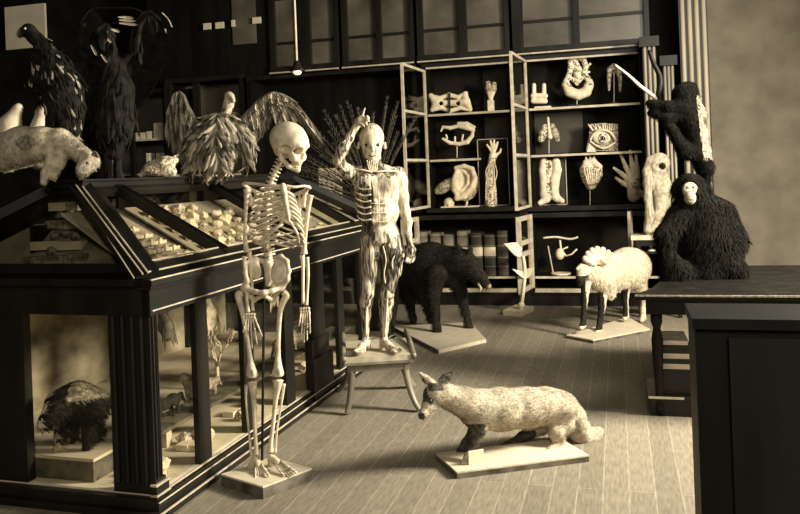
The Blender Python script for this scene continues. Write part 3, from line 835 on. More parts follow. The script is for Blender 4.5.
# top rail and cornice
m = MB(); cx(m, CXB, 0, CY0, CY1, ZC0, ZC0 + .02); cx(m, -.03, .012, CY0 - .012, CY1, ZC0, ZC1 - .03); cx(m, CXB, -.0, CY0 - .012, CY0 + .03, ZC0, ZC1 - .03); cx(m, CXB - .012, CXB + .03, CY0, CY1, ZC0, ZC1 - .03); cx(m, CXB, 0, CY1 - .03, CY1, ZC0, ZC1 - .03)
m.build('frieze', M['case'], case)
m = MB(); cx(m, -.04, .05, CY0 - .05, CY1 + .05, ZC1 - .03, ZC1); cx(m, -.04, .03, CY0 - .03, CY1 + .03, ZC1 - .05, ZC1 - .03)
cx(m, CXB - .05, 0, CY0 - .05, CY0 + .04, ZC1 - .03, ZC1); cx(m, CXB - .05, CXB + .04, CY0, CY1 + .05, ZC1 - .03, ZC1); cx(m, CXB - .05, 0, CY1 - .04, CY1 + .05, ZC1 - .03, ZC1)
m.build('cornice', M['case'], case)
m = MB(); cx(m, .044, .052, CY0 - .052, CY1, ZC1 - .004, ZC1 + .002); cx(m, .012, .018, CY0, CY1, ZC0 + .02, ZC0 + .026)
m.build('pale_bead', M['bead'], case, label='pale moulding edge')
# lower panes
for (a, b) in zip(FP[:-1], FP[1:]):
    m = MB(); cx(m, -.028, -.024, a[1] - .005, b[0] + .005, .09, ZC0 + .005); m.build('glass_pane', M['glass'], case)
m = MB(); cx(m, -.68, -.21, CY0 + .02, CY0 + .024, .09, ZC0); m.build('glass_pane', M['glass'], case)
m = MB(); cx(m, -1.51, -.85, CY0 + .02, CY0 + .024, .09, ZC0); m.build('glass_pane', M['glass'], case)
# lid: corner points of the hipped glass roof
def rp(x, y, z=None):  # point on the front slope
    zz = ZC1 + (RZ - ZC1) * (-x / -RXF if False else (x / RXF)); return CW(x, y, zz)


def fs(x, y, up=0.):
    n = np.array([RZ - ZC1, 0, -RXF]); n /= np.linalg.norm(n)
    q = x / RXF
    return CW(x + n[0] * up, y, ZC1 + (RZ - ZC1) * q + n[2] * up)


def es(t, s, up=0.):  # end slope; t 0..1 up the slope, s 0 (aisle) .. 1 (back)
    y = CY0 + (RY0 - CY0) * t
    x = RXF * t + s * ((CXB - (RXB - CXB) * 0) * 1.0 + (RXB - CXB) * t - RXF * t)
    dy, dz = RY0 - CY0, RZ - ZC1; L = math.hypot(dy, dz)
    return CW(x, y - dz / L * up, ZC1 + dz * t + dy / L * up)


m = MB(); cx(m, RXB - .05, RXF + .05, RY0 - .04, RY1 + .04, RZ, RZ + .03); cx(m, RXB - .07, RXF + .07, RY0 - .06, RY1 + .06, RZ + .03, RZ + .042)
m.build('ridge_board', M['case'], case)
def rail(name, a, b, w, h, up, beads=True, m2='case'):
    m = MB().bar(a, b, w, h, 0, up); o = m.build(name, M[m2], case)
    return o
NF = np.array([RZ - ZC1, 0, -RXF]); NF /= np.linalg.norm(NF); NFW = CEX * NF[0] + ZV * NF[2]
dy, dz = RY0 - CY0, RZ - ZC1; NE = np.array([0, -dz, dy]); NE /= np.linalg.norm(NE); NEW = CEY * NE[1] + ZV * NE[2]
rail('lid_lower_rail', fs(-.035, CY0 + .02, .0), fs(-.035, CY1, .0), .07, .05, NFW)
m = MB(); m.bar(fs(-.074, CY0 + .12, .027), fs(-.074, CY1 - .1, .027), .006, .006, 0, NFW).bar(fs(-.01, CY0, .027), fs(-.01, CY1, .027), .006, .006, 0, NFW); m.build('lid_bead', M['bead'], case)
rail('lid_upper_rail', fs(RXF + .03, RY0, 0), fs(RXF + .03, RY1, 0), .07, .05, NFW)
YR = [.60, 1.62, 2.66]
for y in YR:
    rail('lid_rafter', fs(-.03, y + .02, .008), fs(RXF + .03, y - .03, .008), .075, .05, NFW)
    m = MB()
    for o in (-.025, .0, .022): m.bar(fs(-.05, y + .02 + o, .035), fs(RXF + .05, y - .03 + o, .035), .004, .008, 0, NFW)
    m.build('rafter_bead', M['black'], case)
# hips
NH = (NFW + NEW); NH /= np.linalg.norm(NH)
rail('hip_rail', fs(-.01, CY0 + .01, .0), CW(RXF, RY0, RZ), .11, .05, NH)
a = CW(0, CY0, ZC1) + NH * .03; b = CW(RXF, RY0, RZ) + NH * .03
sd = np.cross(b - a, NH); sd /= np.linalg.norm(sd)
m = MB()
for o in (-.025, .0): m.bar(a + sd * o, b + sd * o, .006, .008, 0, NH)
o2 = a - sd * 0; m.bar(a - sd * .065 - NH * .01, b - sd * .03 - NH * .01, .005, .006, 0, NH)
m.build('hip_bead', M['bead'], case, label='pale beading down the hip of the lid')
# first lid frame beside the hip
rail('lid_frame', fs(-.05, CY0 + .095, .002), fs(RXF + .05, RY0 + .06, .002), .045, .05, NFW)
rail('hip_rail', fs(-.01, CY1 - .01, 0), CW(RXF, RY1, RZ), .10, .05, (NFW + CEY) / 2)
rail('lid_lower_rail', es(.06, .0), es(.06, 1.), .06, .05, NEW)
rail('lid_upper_rail', es(.96, 0.), es(.96, 1.), .06, .04, NEW)
rail('hip_rail', CW(CXB, CY0, ZC1), CW(RXB, RY0, RZ), .1, .05, (NEW - CEX) / 2)
rail('lid_upper_rail', CW(RXB - .03, RY0, RZ - .02), CW(RXB - .03, RY1, RZ - .02), .05, .05, ZV)
for y in YR: rail('lid_rafter', CW(CXB + .02, y, ZC1 + .01), CW(RXB, y, RZ), .08, .05, (ZV - CEX * .6))
# glass of lids
def quad(name, P, n, par=case, mt='glass'):
    n = np.array(n, float) * .003
    return MB().prism(P, n).build(name, M[mt], par)
quad('lid_glass', [fs(-.07, CY0 + .16), fs(-.07, .56), fs(RXF + .06, .56), fs(RXF + .06, RY0 + .12)], NFW)
for y0, y1 in ((.64, 1.58), (1.66, 2.62)): quad('lid_glass', [fs(-.07, y0), fs(-.07, y1), fs(RXF + .06, y1), fs(RXF + .06, y0)], NFW)
quad('lid_glass', [fs(-.07, 2.7), fs(-.07, CY1 - .15), fs(RXF + .06, RY1 - .05), fs(RXF + .06, 2.7)], NFW)
quad('lid_glass', [es(.1, .08), es(.1, .94), es(.92, .94), es(.92, .08)], NEW)
quad('lid_glass', [CW(CXB + .03, CY0 + .1, ZC1 + .02), CW(CXB + .03, CY1 - .1, ZC1 + .02), CW(RXB - .05, RY1, RZ - .03), CW(RXB - .05, RY0, RZ - .03)], ZV)
# sloping display trays under the lids
def tr(x, y, up=0.): return CW(x, y, .985 + .40 * (x / RXF) + up)
for y0, y1 in ((-.02, .57), (.63, 1.59), (1.65, 2.63), (2.69, 3.3)):
    MB().prism([tr(-.05, y0), tr(-.05, y1), tr(-.68, y1), tr(-.68, max(y0, .1))], -ZV * .012).build('display_tray', M['tray'], case)
m = MB(); cx(m, RXF - .16, RXF - .14, .1, 3.5, .93, 1.3); m.build('tray_divider', M['case'], case)
MB().prism([CW(-.12, -.12, .985), CW(-1.5, -.12, .985), CW(-1.0, .28, 1.30), CW(-.62, .28, 1.30)], -ZV * .012).build('display_tray', M['endtray'], case)

# contents of the lids -------------------------------------------------
mins = []
def mineral(c, r, mt, name='mineral_sample', label='', grp=None, stretch=(1, 1, .8)):
    b = MB().ball(c, (r * stretch[0], r * stretch[1], r * stretch[2]), seg=7, rings=5)
    b.v = [tuple(np.array(c) + (np.array(p) - c) * (.75 + .5 * random.random())) for p in b.v]
    o = b.build(name, mt, base=c)
    return tag(o, label, 'mineral', grp)


rowname = ['lowest', 'second', 'third', 'fourth', 'fifth', 'sixth']
colname = ['nearest the corner', 'second from the corner', 'in the middle', 'fourth from the corner', 'next to the rafter']
for i in range(6):
    x = -.115 - i * .062
    y0 = .02 + i * .032; y1 = .52 - i * .030
    n = 5 if i < 3 else 4 if i < 4 else 3
    sg = thing('sample_ledge', 'narrow pale stepped ledge under the first lid, %s of six' % rowname[i], 'ledge', tr(x, (y0 + y1) / 2), 'stepped ledges under the first lid')
    m = MB().prism([tr(x + .026, y0), tr(x + .026, y1), tr(x + .026, y1) + ZV * .022, tr(x + .026, y0) + ZV * .022], -CEX * .052); m.build('ledge_board', M['tray'], sg)
    for j in range(n):
        yy = y0 + (y1 - y0) * (j + .5) / n
        c = tr(x, yy) + ZV * .024
        w = (y1 - y0) / n * .42
        cn = colname[j] if n == 5 else ['at the hip end', 'near the hip end', 'near the rafter end', 'at the rafter end'][j] if n == 4 else ['at the hip end', 'in the middle', 'at the rafter end'][j]
        bx = thing('sample_box', 'small white card box on the %s ledge under the first lid, %s' % (rowname[i], cn), 'box', c, 'white sample boxes under the first lid')
        bm = MB(); h = .020
        T = lambda a, b, q: c + CEX * a + CEY * b + ZV * q
        bm.box(-.022, .022, -w, w, 0, .004, T=T).box(.019, .022, -w, w, 0, h, T=T).box(-.022, -.019, -w, w, 0, h, T=T).box(-.022, .022, -w, -w + .003, 0, h, T=T).box(-.022, .022, w - .003, w, 0, h, T=T)
        bm.build('tray_box', M['box'], bx)
        mineral(c + ZV * .016, .016 + .006 * random.random(), M['mineral'] if random.random() > .3 else M['plaster'], 'mineral_chunk', 'rough pale mineral chunk in the box on the %s ledge, %s' % (rowname[i], cn), 'mineral chunks in the white boxes')
# second lid: heap-like rows of shells and lumps
for i in range(6):
    for j in range(6):
        x = -.14 - i * .088 + random.uniform(-.012, .012); y = .72 + j * .15 + random.uniform(-.02, .02)
        if i == 5 and j > 3: continue
        rr = random.uniform(.028, .052)
        mineral(tr(x, y) + ZV * rr * .6, rr, M['mineral'] if random.random() < .45 else M['plaster'], 'fossil_lump',
                'pale rounded fossil lump under the second lid, %s row up, %s along' % (['first', 'second', 'third', 'fourth', 'fifth', 'sixth'][i], ['first', 'second', 'third', 'fourth', 'fifth', 'sixth'][j]), 'fossil lumps under the second lid', (1, 1, .75))
for i in range(4):
    for j in range(6):
        x = -.12 - i * .12; y = 1.74 + j * .15
        c = tr(x + random.uniform(-.02, .02), y + random.uniform(-.02, .02)) + ZV * .006
        o = MB().lathe(c, [(.012, 0), (.03, .003), (.026, .008), (.008, .016)], 9).build('flat_shell', M['mineral'] if (i + j) % 2 else M['plaster'], base=c, smooth=True)
        tag(o, 'small flat shell under the third lid, %s row up, %s along' % (['first', 'second', 'third', 'fourth'][i], ['first', 'second', 'third', 'fourth', 'fifth', 'sixth'][j]), 'shell', 'flat shells under the third lid')
# end lid
for i, (u, v, w, h, mt) in enumerate([(50, 247, 17, 4, 'tray'), (72, 247, 12, 4, 'tray'), (60, 226, 12, 4, 'rockd'), (75, 226, 8, 4, 'tray'), (46, 262, 20, 4, 'rockd'), (76, 262, 9, 5, 'rockd'), (62, 208, 11, 4, 'tray'), (74, 208, 6, 4, 'rockd')]):
    k = ray(u, v + 3)
    # hit the sloping end tray: solve z along y
    for t in np.linspace(2.5, 5.5, 900):
        p = EYEP + k * t; l = p - CC; yy = l @ CEY
        if p[2] <= .985 + .315 * (yy + .12) / .40 + .004: break
    q = t / FPX; T = lambda a, b, z: p + R0 * a + CEY * b + ZV * z
    o = MB().box(-w * q, w * q, -.02, .03, .002, h * 2.2 * q, T=T).build('specimen_drawer_box', M[mt], base=p)
    tag(o, ['wide grey', 'narrow grey', 'wide dark', 'small grey', 'widest dark', 'small dark', 'upper grey', 'upper small dark'][i] + ' flat box under the end lid, ' + ['front left', 'front right', 'middle left', 'middle right', 'nearest left', 'nearest right', 'rear left', 'rear right'][i], 'box', 'flat boxes under the end lid')
for i, (u, v) in enumerate([(55, 240), (66, 238), (76, 240), (60, 220), (70, 219), (52, 255)]):
    k = ray(u, v)
    for t in np.linspace(2.5, 5.5, 900):
        p = EYEP + k * t
        if p[2] <= .99 + .315 * ((p - CC) @ CEY + .12) / .40: break
    mineral(p + ZV * .02, .028, M['rockd'], 'dark_ore_lump', 'dark ore lump under the end lid, %s' % ['front left', 'front centre', 'front right', 'rear left', 'rear right', 'nearest'][i], 'dark ore lumps under the end lid')

# contents of the lower compartments --------------------------------------
m = MB(); 
sh = thing('inner_shelf', 'dark raised ledge running inside the long case behind the panes', 'shelf', CW(-.37, 1.5, .096))
T = CW
MB().box(-.47, -.29, .25, 3.2, .185, .205, T=CW).build('shelf_board', M['mountside'], sh)
for y in (.4, 1.4, 2.4): MB().box(-.45, -.31, y, y + .05, .0955, .185, T=CW).build('shelf_support', M['backdrop'], sh)


def quadruped(name, label, cat, c, L, h, mt, dirv, tail=1, scale_leg=.5, group=None, vox=.012, headup=.1, base=None, fur=0, parts=True):
    """small generic four-legged mount used inside the case; c = point under the body centre"""
    d = np.array(dirv, float); d /= np.linalg.norm(d); s = np.array([-d[1], d[0], 0])
    r = thing(name, label, cat, c, group)
    S = Sdf(.02); c = np.array(c, float); bh = h
    hp = c - d * L * .38 + ZV * bh * .78; sp = c + d * L * .34 + ZV * bh * .78
    S.path([(hp, L * .13), (c + ZV * bh * .72, L * .12), (sp, L * .14)])
    hd = sp + d * L * .28 + ZV * headup
    S.path([(sp + d * L * .05, L * .10), (hd, L * .075), (hd + d * L * .16 - ZV * L * .05, L * .035)])
    for q in (-1, 1):
        S.cap(hd + s * q * L * .05 + ZV * L * .04, hd + s * q * L * .06 + ZV * L * .11, L * .025, L * .012)
        f0 = sp + s * q * L * .08; f1 = c + d * L * (.34 + .05 * q) + s * q * L * .08 + ZV * .015
        S.path([(f0, L * .06), ((f0 + f1) / 2 - d * .01, L * .035), (f1 + ZV * .01, L * .026), (f1 + d * L * .05, L * .022)])
        b0 = hp + s * q * L * .08; b1 = c - d * L * (.38 + .06 * q) + s * q * L * .08 + ZV * .015
        S.path([(b0, L * .09), ((b0 + b1) / 2 + d * L * .05 + ZV * .02, L * .05), ((b0 + b1) / 2 - d * L * .05 - ZV * bh * .15, L * .03), (b1, L * .024), (b1 + d * L * .06, L * .022)])
    if tail: S.path([(hp - d * L * .1, L * .05), (hp - d * L * .3 + ZV * L * .02, L * .055), (hp - d * L * .5 - ZV * bh * .45, L * .03)])
    body('body', S, vox, [mt], parent=r, fur=fur, flen=L * .06, flow=-d - .3 * ZV)
    return r


quadruped('stuffed_marten', 'small dark stuffed marten on the ledge behind the first front pane', 'animal', CW(-.38, .50, .207), .24, .12, M['darkfur'], -CEY, group='small mounts inside the long case')
quadruped('stuffed_polecat', 'low dark stuffed polecat on the ledge behind the second front pane', 'animal', CW(-.38, .88, .207), .28, .10, M['greyfur'], -CEY, group='small mounts inside the long case')
quadruped('stuffed_hare', 'small grey stuffed animal on the ledge beyond the pilaster', 'animal', CW(-.38, 2.1, .207), .30, .14, M['greyfur'], CEY, group='small mounts inside the long case')


def hang_bird(c, L, label, mt, name='hanging_bird'):
    r = thing(name, label, 'bird', c)
    S = Sdf(.015); c = np.array(c, float)
    S.path([(c, L * .13), (c - ZV * L * .3 + CEY * .02, L * .2), (c - ZV * L * .6 + CEY * .03, L * .1)])
    S.path([(c, L * .1), (c + ZV * L * .15 - CEY * L * .1, L * .08), (c + ZV * L * .13 - CEY * L * .3, L * .02)])
    body('body', S, .01, [mt], parent=r)
    m = MB()
    for q in range(9):
        a = c - ZV * L * .1 + CEY * (q - 4) * L * .04
        m.feather(a + CEX * .03, a - ZV * L * (.5 + .3 * random.random()) + CEY * (q - 4) * L * .05 + CEX * .04, L * .05, CEX)
    m.build('wing_feathers', mt, r)
    MB().tube([c + ZV * L * .1, np.array([c[0], c[1], .90])], .004, 5).build('wire', M['case'], r)


hang_bird(CW(-.5, .42, .76), .26, 'dark small bird hanging behind the first front pane', M['greyfur'])
hang_bird(CW(-.55, .78, .72), .22, 'dark small bird hanging behind the second front pane, left', M['feather'])
hang_bird(CW(-.5, 1.18, .74), .26, 'pale grey bird hanging behind the second front pane, right', M['palefur'])
hang_bird(CW(-.5, 2.1, .74), .25, 'pale bird hanging behind the pane beyond the pilaster', M['featherp'])
# branching coral
r = thing('white_coral', 'white branching coral standing behind the third front pane', 'coral', CW(-.62, 1.5, .096))
m = MB()
def branch(m, p, d, L, r0, n):
    q = p + d * L; m.tube([p, (p + q) / 2 + np.array([random.uniform(-.01, .01) for _ in range(3)]), q], [r0, r0 * .85, r0 * .7], 6)
    if n:
        for _ in range(3 if n > 2 else 2):
            e = d + np.array([random.uniform(-.7, .7), random.uniform(-.7, .7), random.uniform(-.1, .4)]); branch(m, q, e / np.linalg.norm(e), L * .72, r0 * .65, n - 1)
branch(m, CW(-.62, 1.5, .096), ZV, .16, .016, 4)
m.build('branches', M['plaster'], r, smooth=True)
# loose stones and little cards on the case floor
pl = [(-.12, .0), (-.22, .04), (-.15, .10), (-.20, -.03), (-.25, .16), (-.22, .11), (-.13, .42), (-.25, .47), (-.16, .56), (-.20, .41), (-.24, .60), (-.14, .92), (-.25, 1.0), (-.17, 1.1), (-.24, 1.20), (-.15, 2.0), (-.25, 2.08), (-.2, 2.4)]
pcount = {}
for i, (x, y) in enumerate(pl):
    c = CW(x, y, .097)
    od = ['first', 'second', 'third', 'fourth', 'fifth', 'sixth', 'seventh']; pn = 'first front pane' if y < .2 else 'second front pane' if y < .65 else 'third front pane' if y < 1.2 else 'pane beyond the pilaster'
    if i % 3 == 0:
        T = lambda a, b, q: c + CEX * a + CEY * b + ZV * q
        tag(MB().box(-.035, .035, -.045, .045, 0, .03, T=T).build('display_block', M['box'], base=c), 'small white block on the case floor behind the %s, %s' % (pn, 'near the glass' if x > -.2 else 'farther back'), 'block', 'white blocks on the case floor')
    else:
        mineral(c + ZV * .025, .035 + .012 * random.random(), M['mineral'] if i % 2 else M['plaster'], 'stone', '%s stone on the case floor behind the %s, %s from left' % ('dark-flecked' if i % 2 else 'plain pale', pn, od[pcount.setdefault(pn, 0)]), 'stones on the case floor')
        pcount[pn] += 1
# badger in the end compartment
bx = thing('badger_box', 'grey wooden box under the badger, behind the end pane', 'box', CW(-.64, .02, .096))
MB().box(-.92, -.38, -.11, .17, .0965, .195, T=CW).build('box_body', M['mountside'], bx)
MB().box(-.93, -.37, -.12, .18, .195, .21, T=CW).build('box_lid', M['mount'], bx)
r = thing('stuffed_badger', 'stuffed badger with striped white head behind the end pane', 'animal', CW(-.64, .03, .211))
dpb = 3.97
S = Sdf(.03)
S.px([(93, 405, dpb, 16), (76, 402, dpb, 19), (60, 404, dpb - .05, 15)])
S.px([(64, 406, dpb - .05, 13), (54, 412, dpb - .12, 10), (46, 421, dpb - .17, 6.5), (43, 426, dpb - .19, 4.5)])
for pts in ([(64, 415), (60, 432), (57, 449)], [(86, 418), (88, 436), (86, 449)], [(72, 416), (72, 434), (70, 446)], [(96, 414), (98, 430), (96, 446)]):
    S.px([(u, v, dpb + (.0 if pts[0][0] in (64, 86) else .12), q) for (u, v), q in zip(pts, (7, 4.6, 4))])
def bfn(C):
    # stripes along the head in the picture direction of the muzzle
    P = (C - D(60, 404, dpb - .05)); a = P @ R0; z = P @ ZV
    perp = z + a * -.55
    head = a < -.02
    return np.where(head & (np.abs(np.sin((z - a * .6) * 55)) > .45), 1, np.where((a > .05) & (z > .02), 2, 0)).astype(int)
body('body', S, .009, [M['darkfur'], M['palefur'], M['greyfur']], bfn, parent=r, fur=5000, flen=.03, flow=R0 * .8 - ZV * .6)

# ================================================================== FIGURES ON THE CASE TOP
ZT = RZ + .042
# pale lamb, its body lying along the ridge end and head hanging down
r = thing('pale_lamb_mount', 'pale limp stuffed lamb lying under the eagle with its head hanging', 'animal', D(50, 178, 4.27))
dl = 4.27
S = Sdf(.025)
S.px([(4, 152, dl + .1, 19), (22, 146, dl + .05, 19), (44, 144, dl, 17), (60, 143, dl - .02, 12)])
S.px([(60, 140, dl - .02, 12), (72, 147, dl - .05, 9), (82, 155, dl - .08, 8), (90, 163, dl - .1, 8)])
S.px([(88, 160, dl - .12, 9), (83, 169, dl - .16, 6), (80, 174, dl - .18, 4)])
S.px([(92, 158, dl - .1, 3), (97, 161, dl - .1, 2)])
S.px([(50, 150, dl - .05, 7), (50, 163, dl - .1, 4.2), (45, 173, dl - .12, 3.2), (43, 182, dl - .14, 3)])
S.px([(62, 148, dl - .04, 7), (60, 162, dl - .08, 4), (55, 172, dl - .1, 3.2), (53, 177, dl - .11, 3)])
S.pell(93, 160, dl - .19, 4, 5, 3, -1)
body('body', S, .008, [M['palefur'], M['greyfur']], lambda C: ((np.sin(C[:, 0] * 21) + np.sin(C[:, 2] * 33 + 1)) > 1.25).astype(int), parent=r, fur=8000, flen=.014, flow=R0 * .5 - ZV)
MB().ball(D(87, 163, dl - .22), .008).build('eye', M['eyeb'], r, smooth=True)
MB().leafshape(D(93, 153, dl - .16), D(100, 158, dl - .2), .014, -DV, .003).build('ear', M['greyfur'], r, label='dark drooping ear')
# plaster rock under the eagle group
r = thing('plaster_rock', 'pale jagged plaster rock mount at the far left end of the case top', 'mount', CW(-1.0, .35, ZT))
S = Sdf(.03)
S.px([(4, 158, 4.62, 12), (24, 154, 4.62, 12), (34, 140, 4.62, 9), (42, 112, 4.62, 5), (44, 100, 4.62, 2)])
S.px([(6, 158, 4.62, 14), (10, 125, 4.62, 10), (18, 108, 4.62, 5)])
S.px([(40, 162, 4.62, 9), (58, 166, 4.62, 5)])
body('rock', S, .012, [M['rock']], parent=r)
# dark eagle
def bird_feathers(m, pts, n, L, w, flow, nrm, spread=.3, mats=(0, 1), pm=.3):
    for i in range(n):
        q = random.random() * (len(pts) - 1); k = min(int(q), len(pts) - 2)
        p = np.array(pts[k]) * (1 - (q - k)) + np.array(pts[k + 1]) * (q - k) + np.array([random.gauss(0, 1) for _ in range(3)]) * spread * .3
        f = np.array(flow, float) + np.array([random.gauss(0, .25) for _ in range(3)]); f /= np.linalg.norm(f)
        m.feather(p, p + f * L * (.6 + .7 * random.random()), w, nrm, mats[1] if random.random() < pm else mats[0])


def shaggy(S, V=.012):
    return S.mesh(V)


def feather_coat(m, S, n, L, w, flow, mats=(0, 1), pm=.3, h=.016, skip=None):
    V, Q = S.mesh(h); C, N, A = face_data(V, Q)
    pk = rng.choice(len(Q), n, p=A / A.sum())
    for i in pk:
        c = C[i]; nn = N[i]
        if nn @ DV > .5 or (skip is not None and skip(c)): continue
        f = np.array(flow(c) if callable(flow) else flow, float) + rng.normal(0, .12, 3)
        t = f - (f @ nn) * nn; t /= np.linalg.norm(t) + 1e-9
        LL = L * (.6 + .7 * rng.rand())
        m.feather(c + nn * .001, c + t * LL + nn * LL * .14, w * (.7 + .6 * rng.rand()), nn, mats[1] if rng.rand() < (pm(c) if callable(pm) else pm) else mats[0], seg=4)


r = thing('perched_eagle', 'dark mottled eagle with hooked beak standing over the pale lamb', 'bird', D(60, 130, 4.0))
de = 4.32
S = Sdf(.02)
S.px([(29, 31, de, 7.5), (34, 37, de, 6.5), (45, 48, de, 8), (53, 66, de, 14), (60, 86, de, 20), (66, 108, de, 17), (72, 128, de, 8)])
S.px([(36, 60, de - .03, 6), (38, 82, de - .03, 9), (40, 98, de - .02, 4)])
S.px([(52, 100, de - .05, 7), (50, 120, de - .05, 4), (48, 131, de - .05, 2.5)])
S.px([(64, 108, de - .05, 7), (64, 124, de - .05, 4), (62, 132, de - .05, 2.5)])
S.px([(27, 30, de, 4.5), (22, 32, de - .01, 3), (19.5, 34.5, de - .01, 1.8), (19.5, 38, de - .01, .7)])
body('body', S, .008, [M['featherd'], M['feather']], lambda C: (C @ R0 < D(24, 30, de) @ R0).astype(int), parent=r)
m = MB(); feather_coat(m, S, 620, .065, .009, lambda c: R0 * .35 - ZV, pm=lambda c: .10 if c[2] > 1.78 else .24, skip=lambda c: (c - D(38, 40, de)) @ R0 < 0 and c[2] > D(38, 46, de)[2])
m.build('plumage', [M['featherd'], M['featherp']], r)
MB().ball(D(25, 28.5, de - .045), .006).build('eye', M['bone'], r)
# dark eagle with raised wings behind
r = thing('dark_winged_eagle', 'very dark eagle with arched raised wings, behind the perched eagle at upper left', 'bird', D(110, 176, 4.9))
dw = 4.8
S = Sdf(.02)
S.px([(112, 60, dw, 9), (116, 90, dw, 18), (114, 125, dw, 20), (110, 150, dw, 10)])
S.px([(112, 60, dw, 7), (108, 40, dw - .03, 6), (104, 30, dw - .05, 7), (98, 31, dw - .08, 3), (96, 35, dw - .08, 1)])
S.px([(106, 150, dw, 5), (105, 165, dw, 3), (103, 176, dw, 4)]); S.px([(118, 150, dw, 5), (118, 165, dw, 3), (119, 176, dw, 4)])
S.px([(112, 68, dw, 6), (92, 62, dw, 4), (80, 52, dw, 3.4), (84, 26, dw, 3), (92, 13, dw, 2)])
S.px([(118, 68, dw, 6), (136, 50, dw, 4), (140, 26, dw, 3.4), (150, 14, dw, 3), (160, 20, dw, 2)])
body('body', S, .011, [M['featherd']], parent=r)
m = MB(); feather_coat(m, S, 200, .1, .016, -ZV, pm=.0)
for i in range(26):
    q = i / 25; a = D(82 + 20 * q, 22 - 12 * math.sin(q * 3), dw - .02)
    m.feather(a, D(74 + 34 * q, 105 + 14 * math.sin(q * 5), dw + .03), .02, DV, 0, droop=.02)
for i in range(30):
    q = i / 29; a = D(134 + 24 * q, 16 + 5 * math.cos(q * 6), dw - .02)
    m.feather(a, D(126 + 44 * q, 112 - 62 * q * q, dw + .03), .02, DV, 0, droop=.02)
for (a, b) in (((118, 17), (134, 18)), ((119, 20), (136, 21)), ((119, 23), (138, 25)), ((102, 31), (113, 33)), ((111, 29), (120, 32)), ((106, 37), (112, 43)), ((91, 45), (97, 56)), ((101, 54), (108, 63))):
    m.feather(D(a[0], a[1], dw - .09), D(b[0], b[1], dw - .08), .008, DV, 1)
m.tube(smooth_path([D(70, 55, dw), D(78, 30, dw), (D(90, 10, dw)), D(110, 8, dw), D(135, 9, dw), D(152, 20, dw)], 4), .005, 5, 0)
m.tube(smooth_path([D(162, 13, dw), D(168, 19, dw), D(172, 27, dw)], 3), .004, 5, 1)
m.build('plumage', [M['featherd'], M['featherp']], r)
MB().tube([D(111, 160, dw), D(111, 230, dw)], .03, 8).build('perch', M['black'], r)
# griffon vulture with spread wings
r = thing('spread_vulture', 'brown vulture with spread wings and pale bare head on the case top', 'bird', D(222, 178, 5.3))
dv = 5.3
S = Sdf(.02)
S.px([(229, 96, dv - .05, 4.6), (228.5, 104, dv - .04, 5), (226, 112, dv - .03, 4.5), (224, 120, dv, 8)])
S.px([(231, 97, dv - .07, 3.5), (233.5, 101, dv - .1, 1.8)])
S2 = Sdf(.02)
S2.px([(222, 124, dv, 13), (219, 140, dv, 20), (216, 158, dv, 17), (212, 168, dv, 9)])
S2.px([(206, 126, dv, 8), (198, 140, dv - .02, 9), (193, 158, dv - .02, 7), (192, 172, dv, 3)])
S2.px([(236, 126, dv, 8), (245, 140, dv - .02, 8), (248, 150, dv, 6), (246, 164, dv, 3)])
body('head_and_neck', S, .007, [M['palefur']], parent=r, fur=1200, flen=.012, flow=-ZV)
body('body', S2, .011, [M['feather']], parent=r)
m = MB(); feather_coat(m, S2, 620, .10, .013, lambda c: -ZV + R0 * .5 * np.sign((c - D(220, 140, dv)) @ R0), pm=.42)
m.build('plumage', [M['feather'], M['featherp']], r)
def wing(lead, tips, n, nm, w=.017, w0=.3):
    m = MB()
    Lp = smooth_path([D(u, v, d) for u, v, d in lead], 8); Tp = smooth_path([D(u, v, d) for u, v, d in tips], 8)
    g = lambda P, q: P[min(int(q * (len(P) - 1)), len(P) - 2)] * (1 - (q * (len(P) - 1) - min(int(q * (len(P) - 1)), len(P) - 2))) + P[min(int(q * (len(P) - 1)), len(P) - 2) + 1] * (q * (len(P) - 1) - min(int(q * (len(P) - 1)), len(P) - 2))
    m.tube(Lp, [.022 * (1 - .6 * i / len(Lp)) for i in range(len(Lp))], 7, 0)
    for i in range(n):
        q = i / (n - 1)
        a = g(Lp, q); b = g(Tp, q) + np.array([random.gauss(0, .012) for _ in range(3)])
        m.feather(a, b, w, DV + R0 * .2 * math.sin(i * 2.1), i % 2 if random.random() < .7 else 0, droop=.0)
    for row, (f, ww) in enumerate(((.62, .014), (.38, .012), (.2, .011))):
        for i in range(int(n * 1.1)):
            q = i / (n * 1.1 - 1)
            a = g(Lp, q) - DV * .008 * (row + 1); b = a + (g(Tp, q) - g(Lp, q)) * f * random.uniform(.85, 1.1) - DV * .012
            m.feather(a, b, ww, DV + R0 * .3 * math.sin(i * 1.7), 1 if random.random() < .45 else 0)
    m.build(nm, [M['feather'], M['featherp']], r)
wing([(206, 126, dv), (196, 122, dv - .03), (188, 108, dv - .05), (182, 95, dv - .06), (175, 94, dv - .04), (169, 110, dv)], [(190, 172, dv), (186, 170, dv), (183, 168, dv), (177, 160, dv + .02), (171, 150, dv + .03), (167, 140, dv + .03)], 24, 'left_wing')
wing([(238, 124, dv), (246, 116, dv - .02), (258, 103, dv - .04), (272, 94, dv - .05), (286, 97, dv - .03), (297, 104, dv)], [(246, 152, dv), (254, 146, dv), (262, 140, dv + .02), (276, 126, dv + .03), (304, 128, dv + .05), (329, 152, dv + .06)], 34, 'right_wing')
MB().hexa([CW(-.93, 1.2, ZT), CW(-.7, 1.2, ZT), CW(-.7, 2.1, ZT), CW(-.93, 2.1, ZT), CW(-.93, 1.2, ZT + .015), CW(-.7, 1.2, ZT + .015), CW(-.7, 2.1, ZT + .015), CW(-.93, 2.1, ZT + .015)]).build('base_board', M['stool'], r)
m = MB()
